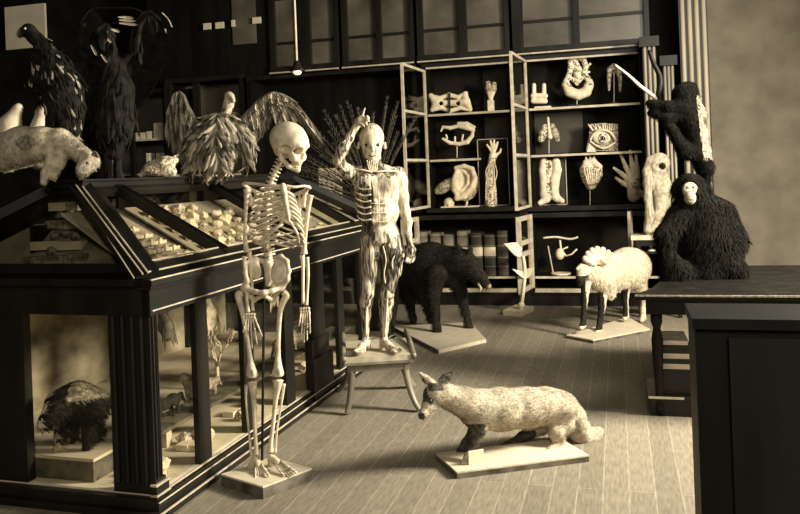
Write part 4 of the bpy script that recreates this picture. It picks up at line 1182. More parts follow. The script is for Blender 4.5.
for u in (213, 229):
    m.tube([D(u, 160, dv), D(u, 172, dv - .02)], .012, 7)
    for k in (-4, 0, 4): m.tube([D(u, 172, dv - .02), D(u + k, 176, dv - .08)], [.007, .004], 5)
m.build('feet', M['palefur'], r)
# rock mound on which the vulture is mounted
# rocky pale specimen left of the vulture
r = thing('pale_reptile_mount', 'pale triangular ray-like dried specimen lying left of the vulture', 'specimen', D(160, 176, 5.1))
S = Sdf(.02); dr = 5.0
S.px([(141, 175, dr, 3), (152, 168, dr, 7), (166, 164, dr, 8), (176, 160, dr, 3)])
S.px([(158, 172, dr, 5), (172, 172, dr, 5)]); S.px([(145, 170, dr - .04, 2), (162, 162, dr - .06, 2), (178, 155, dr - .05, 1.2)])
body('body', S, .009, [M['mineral']], parent=r)
# dry palm behind the muscle figure
dq = 7.62
c0 = D(374, 205, dq)
r = thing('dry_palm_fan', 'dark dry palm with thin radiating fronds behind the muscle figure', 'plant', (c0[0], c0[1], 0))
MB().lathe(np.array([c0[0], c0[1], 0.]), [(.14, 0), (.2, .3), (.21, .5), (.17, .5), (.15, .45)], 16).build('pot', M['case'], r, smooth=True)
MB().tube([np.array([c0[0], c0[1], .45]), c0], [.04, .03], 8).build('stem', M['dry'], r)
for i in range(60):
    a = math.radians(62 + (i / 59) * 118 + random.uniform(-4, 4)); L = random.uniform(.7, 1.12)
    if a < math.radians(75): L *= .9
    e = c0 + R0 * math.cos(a) * L + ZV * math.sin(a) * L * .95 + DV * random.uniform(-.15, .15)
    m = MB(); mid = (c0 + e) / 2 + ZV * .05
    m.tube([c0, mid, e], [.006, .0045, .002], 4, cap=False)
    for k in range(10):
        q = .45 + .055 * k; p = c0 * (1 - q) + e * q + ZV * .1 * q * (1 - q) * 2; t = (e - c0) / L
        for sg in (-1, 1): m.feather(p, p + t * .05 + sg * np.cross(t, DV) * .018, .003, DV, 0, seg=2)
    m.build('frond', M['dry'], r)
r = thing('hanging_lamp', 'small hanging electric lamp with glowing shade on a long cord', 'lamp', D(297, 62, 6.0))
dd = 6.0
tp = D(297, 66, dd)
MB().tube([tp, np.array([tp[0], tp[1], 4.6])], .008, 6).build('cord', M['shelf'], r)
MB().lathe(tp - ZV * .02, [(.012, .06), (.02, .05), (.03, .02), (.06, -.01), (.062, -.016)], 16).build('shade', M['case'], r, smooth=True)
MB().ball(tp - ZV * .045, (.032, .032, .022)).build('bulb', M['lamp'], r, smooth=True)

# ================================================================== HUMAN SKELETON
ds = 4.05
cF = AZ(263, 486.5, .06); cL = AZ(221, 474, .06); cR = AZ(312, 468, .06); cB = cL + cR - cF
bb = thing('skeleton_base', 'thick pale wooden board under the human skeleton', 'board', (cF + cB) / 2 * np.array([1, 1, 0]))
MB().prism([cF - ZV * .06, cR - ZV * .06, cB - ZV * .06, cL - ZV * .06], ZV * .052).build('board_body', M['mountside'], bb)
MB().prism([cF - ZV * .008, cR - ZV * .008, cB - ZV * .008, cL - ZV * .008], ZV * .008).build('board_top', M['mount'], bb)
sk = thing('human_skeleton', 'mounted human skeleton with bowed skull standing on a board at the case', 'skeleton', D(262, 474, ds))
BONE = [M['bone']]


def K(u, v, dd=0.): return D(u, v, ds + dd)


def bone(name, L, seg=9, parent=sk, lab=None):
    pts = [np.concatenate([K(u, v, dd), [r * ds / FPX]]) for u, v, dd, r in L]
    P = smooth_path(pts, 5)
    return MB().tube([p[:3] for p in P], [p[3] for p in P], seg).build(name, BONE, parent, smooth=True, label=lab)


# skull: forward = right, a little down and towards the viewer
fw = R0 * .80 - DV * .52 - ZV * .34; fw /= np.linalg.norm(fw)
sdv = np.cross(ZV, fw); sdv /= np.linalg.norm(sdv); upv = np.cross(fw, sdv)
R3 = np.array([fw, sdv, upv])
c = K(290, 141)
def H(a, b, z): return c + fw * a + sdv * b + upv * z
S = Sdf(.014)
S.ell(H(-.012, 0, .005), (.103, .083, .088), R3)
S.ell(H(.045, 0, -.005), (.058, .066, .062), R3)
S.cap(H(.068, -.030, -.062), H(.068, .030, -.062), .026, .026)           # cheeks and maxilla
S.cap(H(.072, 0, -.04), H(.078, 0, -.085), .022, .022)
S.cap(H(.06, -.045, -.045), H(.0, -.066, -.05), .0085, .007, k=.006); S.cap(H(.06, .045, -.045), H(.0, .066, -.05), .0085, .007, k=.006)
S.cap(H(.088, -.03, -.002), H(.088, .03, -.002), .011, .011)             # brow
S.cap(H(-.02, 0, -.06), H(-.045, 0, -.06), .035, .035)
for sg in (-1, 1):
    S.cap(H(.110, sg * .036, -.026), H(.030, sg * .024, -.030), .0225, .012, op=-1, k=.005)
    S.ell(H(.035, sg * .062, -.03), (.03, .014, .022), R3, -1, .01)
S.ell(H(.095, 0, -.054), (.042, .013, .019), R3, -1, .004)
body('skull', S, .0042, BONE, parent=sk)
S = Sdf(.008)
for sg in (-1, 1):
    S.path([(H(.0, sg * .055, -.05), .009), (H(.008, sg * .050, -.088), .012), (H(.055, sg * .034, -.114), .012), (H(.086, 0, -.122), .014)])
body('mandible', S, .0042, BONE, parent=sk)
m = MB()
for i in range(12):
    a = math.radians(-75 + i * 150 / 11)
    for z0, z1 in ((-.088, -.099), (-.112, -.1)):
        q = H(.058 + .034 * math.cos(a), .028 * math.sin(a), 0)
        m.tube([q + upv * z0, q + upv * z1], [.0038, .0034], 6)
m.build('teeth', BONE, sk, smooth=True)
# spine
sp = smooth_path([K(281, 160, .03), K(276, 170, .04), K(271, 182, .06), K(267, 200, .09), K(266, 220, .10), K(266, 238, .07), K(268, 254, .05), K(270, 268, .06)], 12)
L = np.cumsum([0] + [np.linalg.norm(sp[i + 1] - sp[i]) for i in range(len(sp) - 1)])
def along(q):
    s = q * L[-1]; i = min(int(np.searchsorted(L, s)), len(sp) - 1); i = max(i, 1)
    f = (s - L[i - 1]) / (L[i] - L[i - 1] + 1e-9); return sp[i - 1] * (1 - f) + sp[i] * f, (sp[i] - sp[i - 1]) / (L[i] - L[i - 1])
for i in range(24):
    q = (i + .5) / 24; q = q ** 1.15
    p, t = along(q); rr = .0125 + .0125 * q
    m = MB(); hh = .0085 + .006 * q
    m.lathe(p - t * hh, [(rr * .9, 0), (rr * .8, hh * .5), (rr * .78, hh), (rr * .9, hh * 1.7)], 10, 0, t)
    n = DV; m.tube([p + n * rr, p + n * (rr + .02) - ZV * .012], [.006, .004], 5)
    sx = np.cross(t, n); m.tube([p - sx * (rr + .012) + n * .008, p + sx * (rr + .012) + n * .008], .005, 5)
    m.build('vertebra', BONE, sk, smooth=True)
# ribs
for i in range(12):
    vb = 187 + 5.0 * i
    hw = [13, 18, 21, 23, 25, 26, 26.5, 26.5, 26, 24, 20, 15][i]
    drop = [3, 5, 7, 9, 10, 11, 12, 14, 15, 13, 9, 6][i]
    vs = [187, 191, 195.5, 200, 205, 210, 214, 220, 228, 236, 244, 248][i]
    for sg in (-1, 1):
        pts = []
        tmax = [1] * 7 + [.93, .88, .82, .62, .5]
        for j in range(15):
            t = j / 14 * tmax[i]
            ub = 268 + .0 * i; uf = 284 + (vs - 187) * .2
            uc = ub + (uf - ub) * (1 - math.cos(math.pi * t)) / 2
            u = uc + sg * hw * math.sin(math.pi * t) ** .85 * (1 if sg < 0 else .78)
            v = vb + drop * math.sin(min(1, t * 1.35) * math.pi / 2) + (vs - vb - drop) * max(0, (t - .55) / .45) ** 1.6
            dd = .075 * math.cos(math.pi * t) - .01 + .015 * sg * math.sin(math.pi * t)
            pts.append(K(u, v, dd))
        MB().tube(pts, [.0034 + .0036 * min(1, 1.6 * j_ / 14) for j_ in range(15)], 6, flat=1.0).build('rib', BONE, sk, smooth=True)
# costal cartilage arch
for sg in (-1, 1):
    bone('costal_cartilage', [(286 + sg * 1, 218, -.08, 1.4), (286 + sg * 7, 226, -.08, 1.5), (283 + sg * 15, 236, -.07, 1.6), (280 + sg * 19, 243, -.04, 1.2)], 7)
S = Sdf(.006)
S.px([(283, 186, ds - .095, 3.2), (284, 192, ds - .095, 3), (286, 204, ds - .095, 2.4), (288, 214, ds - .095, 2.2), (289, 221, ds - .09, 1.2)])
body('sternum', S, .004, BONE, parent=sk)
bone('clavicle', [(281, 186, -.09, 1.7), (270, 186, -.09, 1.3), (256, 184, -.04, 1.3), (244, 183, .0, 1.8)])
bone('clavicle', [(286, 186, -.09, 1.7), (295, 187, -.08, 1.3), (303, 186, -.05, 1.3), (309, 187, -.0, 1.8)])
for (pts, ac) in (([(248, 188), (262, 194), (258, 218), (250, 205)], (243, 184)), ([(306, 190), (294, 195), (297, 218), (304, 206)], (310, 188))):
    S = Sdf(.01)
    q = [K(u, v, .06) for u, v in pts]
    S.cap(q[0], q[1], .008).cap(q[1], q[2], .007).cap(q[0], q[2], .008).cap(q[0], q[3], .008).cap((q[0] + q[1]) / 2, q[2], .006).cap(q[3], (q[1] + q[2]) / 2, .006)
    S.cap(q[0], K(ac[0], ac[1], .0), .010, .008)
    body('scapula', S, .005, BONE, parent=sk)
# arms
bone('humerus', [(247, 190, .01, 3.8), (246.5, 197, .0, 2.6), (245.5, 215, .0, 1.9), (245, 236, .0, 1.9), (246, 248, .0, 2.8), (247, 252, .0, 3.6)])
bone('humerus', [(310, 195, .0, 4.0), (309, 203, .0, 2.7), (307, 220, .0, 2.0), (305, 240, .0, 2.0), (304, 249, .0, 3.0), (304, 254, .0, 3.8)])
bone('radius', [(244, 256, -.01, 2.2), (245, 275, -.02, 1.5), (247, 300, -.03, 1.6), (248, 312, -.03, 2.3)])
bone('ulna', [(249, 252, .02, 2.8), (250, 262, .01, 1.8), (252, 285, .0, 1.5), (253, 311, -.01, 1.6)])
bone('radius', [(307, 257, -.01, 2.2), (308, 275, -.02, 1.6), (307, 295, -.03, 1.6), (306, 305, -.03, 2.3)])
bone('ulna', [(302, 255, .02, 2.8), (303, 265, .01, 1.8), (303, 285, .0, 1.5), (303, 304, -.01, 1.6)])
def hand(wu, wv, tips, dd=-.03):
    m = MB()
    for a in range(4):
        for b in range(2): m.ball(K(wu - 4 + a * 2.5, wv + 1.5 + b * 3, dd), .009, seg=7, rings=5)
    m.build('wrist_bones', BONE, sk, smooth=True)
    for i, (u, v) in enumerate(tips):
        s = np.array([wu - 4 + i * 2.1 if i < 5 else wu, wv + 5.5]); e = np.array([u, v], float)
        cuts = [0, .46, .49, .73, .76, .92, .94, 1]
        m = MB()
        for j in range(0, 7, 2):
            a = s + (e - s) * cuts[j]; b = s + (e - s) * cuts[j + 1]
            P = [K(*(a * (1 - q) + b * q), dd - .025 * math.sin(q + j * .3)) for q in (0, .2, .5, .8, 1)]
            rr = .0052 - .0006 * j / 2
            m.tube(P, [rr * 1.25, rr * .9, rr * .7, rr * .9, rr * 1.2], 7)
        m.build('finger_bones', BONE, sk, smooth=True)
hand(250.5, 313, [(243, 332), (247, 346), (252, 348), (257, 344), (262, 336)])
hand(305, 307, [(299, 326), (301, 338), (304, 342), (307, 340), (310, 333)])
# pelvis
S = Sdf(.012)
S.px([(268, 264, ds + .05, 5), (270, 276, ds + .06, 5), (268, 284, ds + .06, 3)])     # sacrum
# right blade (viewer's right)
S.pell(280.5, 271, ds + .01, 9.5, 4.5, 15, ang=-.22)
S.pell(281.5, 268, ds - .035, 7.2, 5, 12, -1, ang=-.22)
S.px([(274, 258, ds, 1.8), (281, 256, ds - .01, 2), (287, 261, ds - .02, 2), (289, 271, ds - .03, 2), (287, 280, ds - .04, 2)])
S.px([(288, 279, ds - .04, 2.2), (281, 287, ds - .02, 4), (277, 291, ds, 3.8)])
S.px([(279, 288, ds - .03, 2.6), (272, 291, ds - .06, 2.4), (264, 293, ds - .07, 3)])
S.px([(277, 293, ds + .01, 2.6), (272, 300, ds, 2.6), (265, 296, ds - .05, 2.2)])
# left blade, seen edge-on
S.px([(264, 262, ds + .06, 3), (254, 258, ds + .03, 2.2), (247, 263, ds, 2.2), (245, 272, ds - .02, 2.2), (247, 281, ds - .03, 2.4)])
S.pell(254, 269, ds + .03, 7, 3, 11, ang=.3)
S.pell(253.5, 267, ds - .01, 5, 3.5, 8.5, -1, ang=.3)
S.px([(247, 280, ds - .03, 2.2), (245, 288, ds - .02, 4), (248, 291, ds, 3.6)])
S.px([(248, 289, ds - .03, 2.6), (256, 292, ds - .06, 2.2), (264, 293, ds - .07, 2.6)])
S.px([(248, 294, ds + .01, 2.4), (254, 300, ds, 2.4), (262, 296, ds - .05, 2)])
body('pelvis', S, .0055, BONE, parent=sk)
# legs
bone('femur', [(283, 292, .0, 3.4), (287, 296, .0, 3.2), (284, 300, .0, 3.4), (280, 312, .0, 2.7), (278.5, 335, -.01, 2.3), (278, 355, -.01, 2.6), (278, 366, -.02, 4.2), (278, 373, -.02, 6.0), (278, 376, -.02, 5.0)], 12)
bone('femur', [(243, 293, .0, 3.4), (238.5, 294, .0, 3.6), (239, 300, .0, 3.3), (243, 315, .0, 2.6), (247, 338, -.01, 2.3), (250, 357, -.01, 2.6), (251, 367, -.02, 4.2), (252, 374, -.02, 6.0), (252, 377, -.02, 5.0)], 12)
S = Sdf(.004); S.px([(279, 371, ds - .055, 2.6), (279, 373, ds - .055, 2)]); body('kneecap', S, .004, BONE, parent=sk)
S = Sdf(.004); S.px([(253, 372, ds - .055, 2.6), (253, 374, ds - .055, 2)]); body('kneecap', S, .004, BONE, parent=sk)
bone('tibia', [(278, 380, -.02, 5.6), (277.5, 386, -.02, 4.2), (275.5, 400, -.01, 2.6), (273, 425, -.01, 2.1), (271, 442, -.01, 2.2), (270.5, 452, -.01, 3.3)], 12)
bone('tibia', [(252.5, 381, -.02, 5.6), (253, 387, -.02, 4.2), (254, 402, -.01, 2.6), (255, 428, -.01, 2.1), (256, 444, -.01, 2.2), (256.5, 454, -.01, 3.3)], 12)
bone('fibula', [(284, 384, .0, 1.8), (282, 400, .01, 1.1), (277, 430, .0, 1.1), (275, 453, .0, 1.8)], 7)
bone('fibula', [(246, 385, .0, 1.8), (246, 402, .01, 1.1), (249, 432, .0, 1.1), (251.5, 456, .0, 1.8)], 7)
def foot(au, av, hu, hv, toes):
    S = Sdf(.008)
    S.px([(au, av + 2, ds, 3.6), (hu, hv, ds + .04, 4)]); S.px([(au, av + 2, ds, 3.6), (au + (toes[2][0] - au) * .35, av + (toes[2][1] - av) * .35, ds - .03, 3.6)])
    body('ankle_bones', S, .005, BONE, parent=sk)
    for i, (u, v) in enumerate(toes):
        s = np.array([au + (toes[2][0] - au) * .3 + (i - 2) * 1.5, av + (toes[2][1] - av) * .34 + (2 - i) * .5]); e = np.array([u, v], float)
        m = MB()
        for j, (c0_, c1_) in enumerate(((0, .58), (.62, .84), (.87, 1))):
            a = s + (e - s) * c0_; b = s + (e - s) * c1_
            # walk the toe along the board: depth shrinks as the foot comes towards the viewer
            da = -.03 - .10 * c0_; db = -.03 - .10 * c1_
            rr = (.0075 if i == 4 else .0056) - .0008 * j
            m.tube([K(*a, da), K(*((a + b) / 2), (da + db) / 2), K(*b, db)], [rr * 1.2, rr * .8, rr * 1.15], 7)
        m.build('toe_bones', BONE, sk, smooth=True)
foot(256, 457, 249, 470, [(255.5, 479), (259, 480.5), (263, 481), (266, 480), (269, 476)])
foot(271, 455, 272, 466, [(284, 476), (288, 476.5), (291, 476.5), (293.5, 475.5), (296, 472.5)])
MB().tube([K(267, 180, .13), K(264, 300, .13), K(262, 468, .12)], .007, 7).build('support_rod', M['case'], sk)

# ================================================================== STOOL AND MUSCLE FIGURE
zs = .36
q0 = AZ(345, 358, zs); q1 = AZ(412, 354, zs); q2 = AZ(403, 338, zs) + (q1 - q0) * .04; q3 = q0 + (q2 - q1)
ct = (q0 + q1 + q2 + q3) / 4
st = thing('wooden_stool', 'low wooden stool with outward curved legs carrying the muscle figure', 'stool', ct * np.array([1, 1, 0]))
MB().prism([q0 - ZV * .035, q1 - ZV * .035, q2 - ZV * .035, q3 - ZV * .035], ZV * .035).build('seat', M['stooltop'], st)
ins = [ct + (q - ct) * .93 for q in (q0, q1, q2, q3)]; out_ = [ct + (q - ct) * 1.03 for q in (q0, q1, q2, q3)]
MB().prism([q - ZV * .05 for q in out_], ZV * .016).build('seat_rim', M['stool'], st)
MB().prism([q - ZV * .095 for q in ins], ZV * .045).build('apron', M['stool'], st)
topz = zs - .05
for q, k, ku in ((q0, (347, 415), (355, 353)), (q1, (420, 412), (398, 405)), (q2, None, None), (q3, None, None)):
    t0 = ct + (q - ct) * .82; t0 = np.array([t0[0], t0[1], 0.])
    f = AZ(k[0], k[1], .0) if k else t0 + (q - ct) * np.array([.42, .42, 0])
    dirn = f - t0
    pts = smooth_path([t0 + ZV * topz, t0 - dirn * .02 + ZV * .24, t0 + dirn * .25 + ZV * .14, t0 + dirn * .62 + ZV * .06, f + ZV * .012], 5)
    m = MB(); m.tube(pts, [.036 - .012 * i / len(pts) for i in range(len(pts))], 8, flat=.7); m.build('leg', M['stool'], st, smooth=True)
for a_, b_ in ((q1, q2), (q0, q3)):
    o_ = (a_ - (q0 + q1) / 2); o_ = o_ / np.linalg.norm(o_) * .01
    MB().tube(smooth_path([a_ + (b_ - a_) * -.02 + o_ - ZV * .01, a_ + (b_ - a_) * .3 + o_ + ZV * .006, a_ + (b_ - a_) * .8 + o_ + ZV * .035, b_ + (b_ - a_) * .05 + o_ + ZV * .045], 4), .019, 8).build('scrolled_side_rail', M['stool'], st, smooth=True)

dm = 5.28
mu = thing('muscle_figure', 'life-size anatomical muscle figure with one arm raised to its head, on the stool', 'anatomical figure', ct * np.array([1, 1, 0]) + ZV * zs)
S = Sdf(.022)
P_ = S.px
# head
S.pell(371.5, 138, dm, 12.6, 14, 15); S.pell(372, 149, dm - .03, 9.5, 10, 11)
P_([(372, 156, dm - .05, 5), (373, 160, dm - .05, 4)])
P_([(372, 146, dm - .105, 1.6), (372.5, 150, dm - .12, 2.2)], k=.006)
P_([(358.5, 143, dm, 1.2), (358, 148, dm, 1.6)], k=.004); P_([(385, 143, dm, 1.2), (385, 148, dm, 1.6)], k=.004)
for sx in (366, 378): S.pell(sx, 145, dm - .10, 3.5, 6.0, 2.9, -1, .006)
for sx in (363, 381): S.pell(sx, 153, dm - .10, 2.4, 3.4, 3.6, -1, .014)
S.pell(372.5, 156, dm - .12, 3.4, 3, .8, -1, .004)
P_([(373, 158, dm, 8), (374, 172, dm, 8)])
# torso
P_([(353, 173, dm, 5.5), (366, 172, dm, 7), (384, 172, dm, 7), (398, 174, dm, 5.5)])
S.pell(376, 190, dm, 25, 17, 24); S.pell(378, 212, dm - .01, 21, 16, 20); S.pell(380, 232, dm, 19, 15, 13); S.pell(381, 240, dm, 20, 15, 9)
S.pell(367, 183, dm - .08, 11, 6, 9); S.pell(387, 183, dm - .08, 11, 6, 9)
for k in range(3):
    for sg in (-1, 1): S.pell(379 + sg * 5.5, 203 + k * 9, dm - .098, 4.8, 3, 4.0, 1, .008)
S.cap(D(377, 178, dm - .13), D(379, 232, dm - .12), .006, .006, -1, .012)
# raised arm: shoulder, elbow out to the left, forearm up to the brow
P_([(353, 173, dm, 7.5), (348, 172, dm - .03, 7), (341, 165, dm - .08, 5.6), (338, 160, dm - .10, 5.2)])
P_([(338, 160, dm - .10, 5.4), (343, 149, dm - .12, 5.4), (349, 138, dm - .12, 4.2), (355, 128, dm - .12, 3.0)])
P_([(355, 128, dm - .12, 3), (360, 121, dm - .12, 3.9), (362, 119, dm - .12, 3.6)])
P_([(362, 118, dm - .12, 1.7), (363, 113, dm - .12, 1.3), (365, 108, dm - .12, 1.0)], k=.005)
P_([(363, 120, dm - .135, 1.7), (367, 116.5, dm - .15, 1.4), (369, 118, dm - .15, 1.2)], k=.005)
P_([(363, 122, dm - .14, 1.6), (367.5, 119.5, dm - .16, 1.4), (369, 121.5, dm - .16, 1.1)], k=.005)
P_([(362, 124, dm - .14, 1.5), (366, 123, dm - .16, 1.3), (367, 125, dm - .16, 1.0)], k=.005)
P_([(358, 123, dm - .13, 1.8), (361, 124.5, dm - .155, 1.5), (364, 126, dm - .17, 1.1)], k=.005)
# lowered arm
P_([(398, 174, dm, 7.4), (401, 182, dm, 6.4), (403, 197, dm, 5.4), (405, 212, dm, 4.8)])
P_([(405, 212, dm, 4.8), (407, 222, dm - .02, 4.8), (408, 235, dm - .04, 3.4), (409.5, 243, dm - .05, 2.7)])
P_([(409.5, 243, dm - .05, 2.8), (411, 250, dm - .06, 4.2), (410, 254, dm - .06, 3.8)])
for (a, b, c_) in (((413.5, 252), (414.5, 258), (412, 262)), ((411.5, 254), (412, 260), (409.5, 263)), ((409.5, 255), (409.5, 260.5), (407, 262.5)), ((407.5, 254), (407, 259), (405.5, 261)), ((407.5, 249), (403.5, 253), (403, 257))):
    P_([(a[0], a[1], dm - .06, 1.6), (b[0], b[1], dm - .07, 1.4), (c_[0], c_[1], dm - .09, 1.1)], k=.004)
# legs
P_([(371, 240, dm, 11), (371, 252, dm - .01, 10.5), (370, 270, dm - .02, 8.2), (368.5, 285, dm - .03, 6.6), (368, 293, dm - .03, 6.4)])
P_([(368, 293, dm - .03, 6.2), (366, 302, dm - .01, 6.2), (366, 314, dm, 4.8), (366, 330, dm, 3.0), (366, 340, dm, 3.0)])
P_([(391, 240, dm, 11.5), (393, 252, dm - .01, 11.5), (392, 270, dm - .02, 9.4), (388.5, 285, dm - .03, 7), (387, 293, dm - .03, 6.6)])
P_([(387, 293, dm - .03, 6.5), (386, 303, dm - .0, 7), (385.5, 315, dm, 5.6), (384.5, 330, dm, 3.5), (384, 340, dm, 3.4)])
P_([(366, 341, dm, 3.4), (362, 347, dm - .05, 3.6), (358, 350.5, dm - .13, 2.6)]); P_([(366, 341, dm, 3.2), (368, 347, dm + .02, 3.2)])
P_([(384, 341, dm, 3.6), (389, 346.5, dm - .05, 3.8), (397, 350.0, dm - .12, 2.6)]); P_([(384, 341, dm, 3.2), (382, 346.5, dm + .02, 3.2)])
for i, (u, v) in enumerate(((354.5, 351), (356.5, 352), (359, 352.5), (361.5, 352.5))): P_([(u + 3, v - 2, dm - .12, 1.7), (u, v, dm - .18, 1.2)], k=.004)
for i, (u, v) in enumerate(((395, 352.5), (397.5, 352.5), (400, 351.5), (402, 350))): P_([(u - 3, v - 2, dm - .11, 1.7), (u, v, dm - .17, 1.2)], k=.004)


def mfn(C):
    q = (C - EYEP); dep = q @ DV; u = PX + FPX * (q @ RV) / dep; v = PY - FPX * (q @ UV) / dep
    n = len(C); r = np.full(n, 1)
    jag = np.sin(C[:, 0] * 60) * 2.2 + np.sin(C[:, 2] * 26 + C[:, 0] * 20) * 1.6
    u = u + jag * .8; v0 = v; v = v + jag * 1.4
    r[(v < 168) & (u > 356) & (u < 388)] = 0                   # waxen head
    r[(v < 130) & (u < 372)] = 0                               # hand
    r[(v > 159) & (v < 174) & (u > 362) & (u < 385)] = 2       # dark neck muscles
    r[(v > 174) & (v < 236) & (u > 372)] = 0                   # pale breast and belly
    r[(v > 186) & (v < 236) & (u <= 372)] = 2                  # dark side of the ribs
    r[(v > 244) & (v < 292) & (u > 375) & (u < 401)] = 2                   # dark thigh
    r[(v0 > 340)] = 0
    r[(v0 < 168) & (u > 352) & (u < 392)] = 0
    r[(v > 159) & (v0 > 157) & (v < 174) & (u > 362) & (u < 385)] = 2
    return r
V_, Q_ = S.mesh(.0062)
C_, N_, A_ = face_data(V_, Q_)
# sink shallow muscle furrows along the limbs and trunk
link('body', V_, Q_, [M['skin'], M['muscle'], M['muscled']], mfn(C_), mu, smooth=True)


def sticker(name, paths, r, mt, parent, dep=dm, lab=None):
    m = MB()
    for P in paths: m.tube(smooth_path([D(*p) for p in P], 4), r, 5)
    return m.build(name, mt, parent, smooth=True, label=lab)


# pale raised ribs, tendons and vessels seen on the figure
rb = []
for i in range(6):
    v = 186 + i * 6.2
    rb.append([(353.5 + i * .7, v - 2, dm - .03), (357 + i * .3, v + 1, dm - .085), (364, v + 3.5, dm - .112), (371, v + 2.2, dm - .122)])
for P in rb: sticker('rib', [P], .0055, M['plaster'], mu)
sticker('collar_tendons', [[(372, 172, dm - .085), (362, 170, dm - .08), (352, 169, dm - .05)], [(376, 172, dm - .085), (386, 171, dm - .08), (397, 171, dm - .05)]], .006, M['plaster'], mu)
sticker('neck_muscles', [[(367 + i * 2.2, 160 + (i % 2), dm - .075), (368.5 + i * 1.7, 167, dm - .068), (370 + i * 1.3, 172, dm - .085)] for i in range(6)], .0042, M['plaster'], mu)
sticker('belly_lines', [[(379, 197, dm - .125), (379.5, 215, dm - .122), (380, 232, dm - .105)]] + [[(371, 203 + k * 9, dm - .115), (379, 204 + k * 9, dm - .126), (388, 203 + k * 9, dm - .112)] for k in range(3)], .003, M['plaster'], mu)
sticker('thigh_vessels', [[(383, 246, dm - .085), (386, 260, dm - .09), (384, 275, dm - .08), (387, 288, dm - .065)], [(398, 250, dm - .075), (392, 262, dm - .09), (394, 276, dm - .07), (388, 287, dm - .065)], [(378, 243, dm - .08), (377, 256, dm - .06), (374, 272, dm - .06)]], .0045, M['plaster'], mu)
sticker('shin_bones', [[(367.5, 292, dm - .07), (366.5, 312, dm - .035), (366, 336, dm - .02)], [(387.5, 292, dm - .07), (386.5, 314, dm - .04), (385, 336, dm - .025)]], .008, M['plaster'], mu)
sticker('forearm_tendons', [[(340, 158, dm - .135), (346, 146, dm - .15), (354, 130, dm - .14)], [(337, 154, dm - .12), (343, 143, dm - .145), (353, 129, dm - .135)]], .004, M['plaster'], mu)
for sx in (366, 378): MB().ball(D(sx, 145, dm - .066), .0095, seg=10).build('eye', M['eyeb'], mu, smooth=True)
sticker('lips', [[(368.5, 155.5, dm - .08), (372.5, 156.2, dm - .095), (376.5, 155.5, dm - .08)]], .0024, M['muscled'], mu, lab='dark lips')

# ================================================================== FOX
f0 = AZ(457, 479, 0); 
c1 = AZ(457, 472, .035); c2 = AZ(589, 455, .035); c3 = AZ(560, 438, .035); c4 = c1 + (c3 - c2)
fb = thing('fox_base', 'long thin pale board under the fox', 'board', (c1 + c3) / 2 * np.array([1, 1, 0]))
MB().prism([q - ZV * .035 for q in (c1, c2, c3, c4)], ZV * .027).build('board_body', M['mountside'], fb)
MB().prism([q - ZV * .008 for q in (c1, c2, c3, c4)], ZV * .008).build('board_top', M['mount'], fb)
def df(u): return 4.10 + (u - 466) * .0023
fx = thing('stuffed_fox', 'stuffed pale fox with dark ears and bushy tail standing on a low board', 'fox', D(505, 450, df(505)))
def F_(L, k=None, op=1): S.px([(u, v, df(u) + dd, r) for u, v, dd, r in L], op, k)
S = Sdf(.035)
F_([(478, 409, .09, 19), (500, 409, .09, 20), (525, 407.5, .09, 19), (545, 406, .09, 17.5), (558, 408, .09, 18)])
F_([(478, 409, .09, 18), (464, 402, .07, 14), (452, 398, .06, 11.5), (442, 394, .05, 11.5)])
F_([(440, 392, .04, 11.5), (434, 395, .02, 11)], .02)
F_([(434, 396, .02, 10), (428, 407, .0, 6.6), (423, 414, -.02, 4.2), (421.5, 416, -.02, 3.4)], .012)
F_([(432, 384, .02, 4.4), (425.5, 378.5, .02, 3.6), (419.5, 372.5, .01, 1.2)], .006)
F_([(441, 384, .06, 5.2), (445.5, 378.5, .07, 4.6), (450, 372.5, .075, 1.4)], .006)
F_([(441.5, 384, .035, 2.2), (446.5, 378.5, .045, 1.4)], .004, -1)
# forelegs
F_([(479, 414, .04, 12), (478, 428, .03, 7.5), (474, 442, .02, 5), (469, 456, .0, 4.2), (467.5, 461.5, -.01, 4.4), (464, 463.5, -.02, 3.6)], .02)
F_([(481, 414, .14, 12), (476, 430, .15, 7), (466, 444, .17, 4.6), (461, 452, .18, 4), (457.5, 455, .18, 3.6)], .02)
# hind legs: high knee, hock pointing back
F_([(560, 412, .05, 17), (562, 424, .03, 11), (556, 433, .0, 7.5), (559, 441, .0, 4.8), (552, 449, -.02, 4), (548, 452, -.04, 3.8)], .02)
F_([(552, 414, .15, 15), (540, 426, .17, 8.5), (531, 431, .18, 6.2), (522, 437, .19, 4.5), (507, 446, .19, 3.8), (502, 447.5, .18, 3.6)], .02)
F_([(567, 404, .1, 9), (574, 416, .1, 10), (578, 430, .1, 11), (583, 438, .1, 9), (592, 436, .1, 7.5), (598, 431, .1, 4.5)], .03)


def ffn(C):
    q = C - EYEP; dep = q @ DV; u = PX + FPX * (q @ RV) / dep; v = PY - FPX * (q @ UV) / dep
    r = np.zeros(len(C), int)
    back_ear = (v < 385 - .25 * (u - 440)) & (u > 436)
    r[back_ear & (u > 437) & (v < 390)] = 1
    r[(u < 431) & (v < 402) & (v > 378) & (u < 424 + (v - 378) * .25)] = 1
    r[(np.hypot(u - 430.5, v - 401) < 3.2)] = 1          # eye patch
    r[(u < 424.5) & (v > 413)] = 1                         # nose
    r[(v < 391) & (v > 383) & (u > 428) & (u < 443)] = 1
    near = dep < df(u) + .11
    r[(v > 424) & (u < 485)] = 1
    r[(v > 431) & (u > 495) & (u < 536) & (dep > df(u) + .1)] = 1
    r[(v > 452) & (u > 459) & (u < 470) & (dep < 4.2)] = 0
    return r
def fflow(P):
    t = R0 * .9 + DV * .25 - ZV * .35
    return np.tile(t, (len(P), 1))
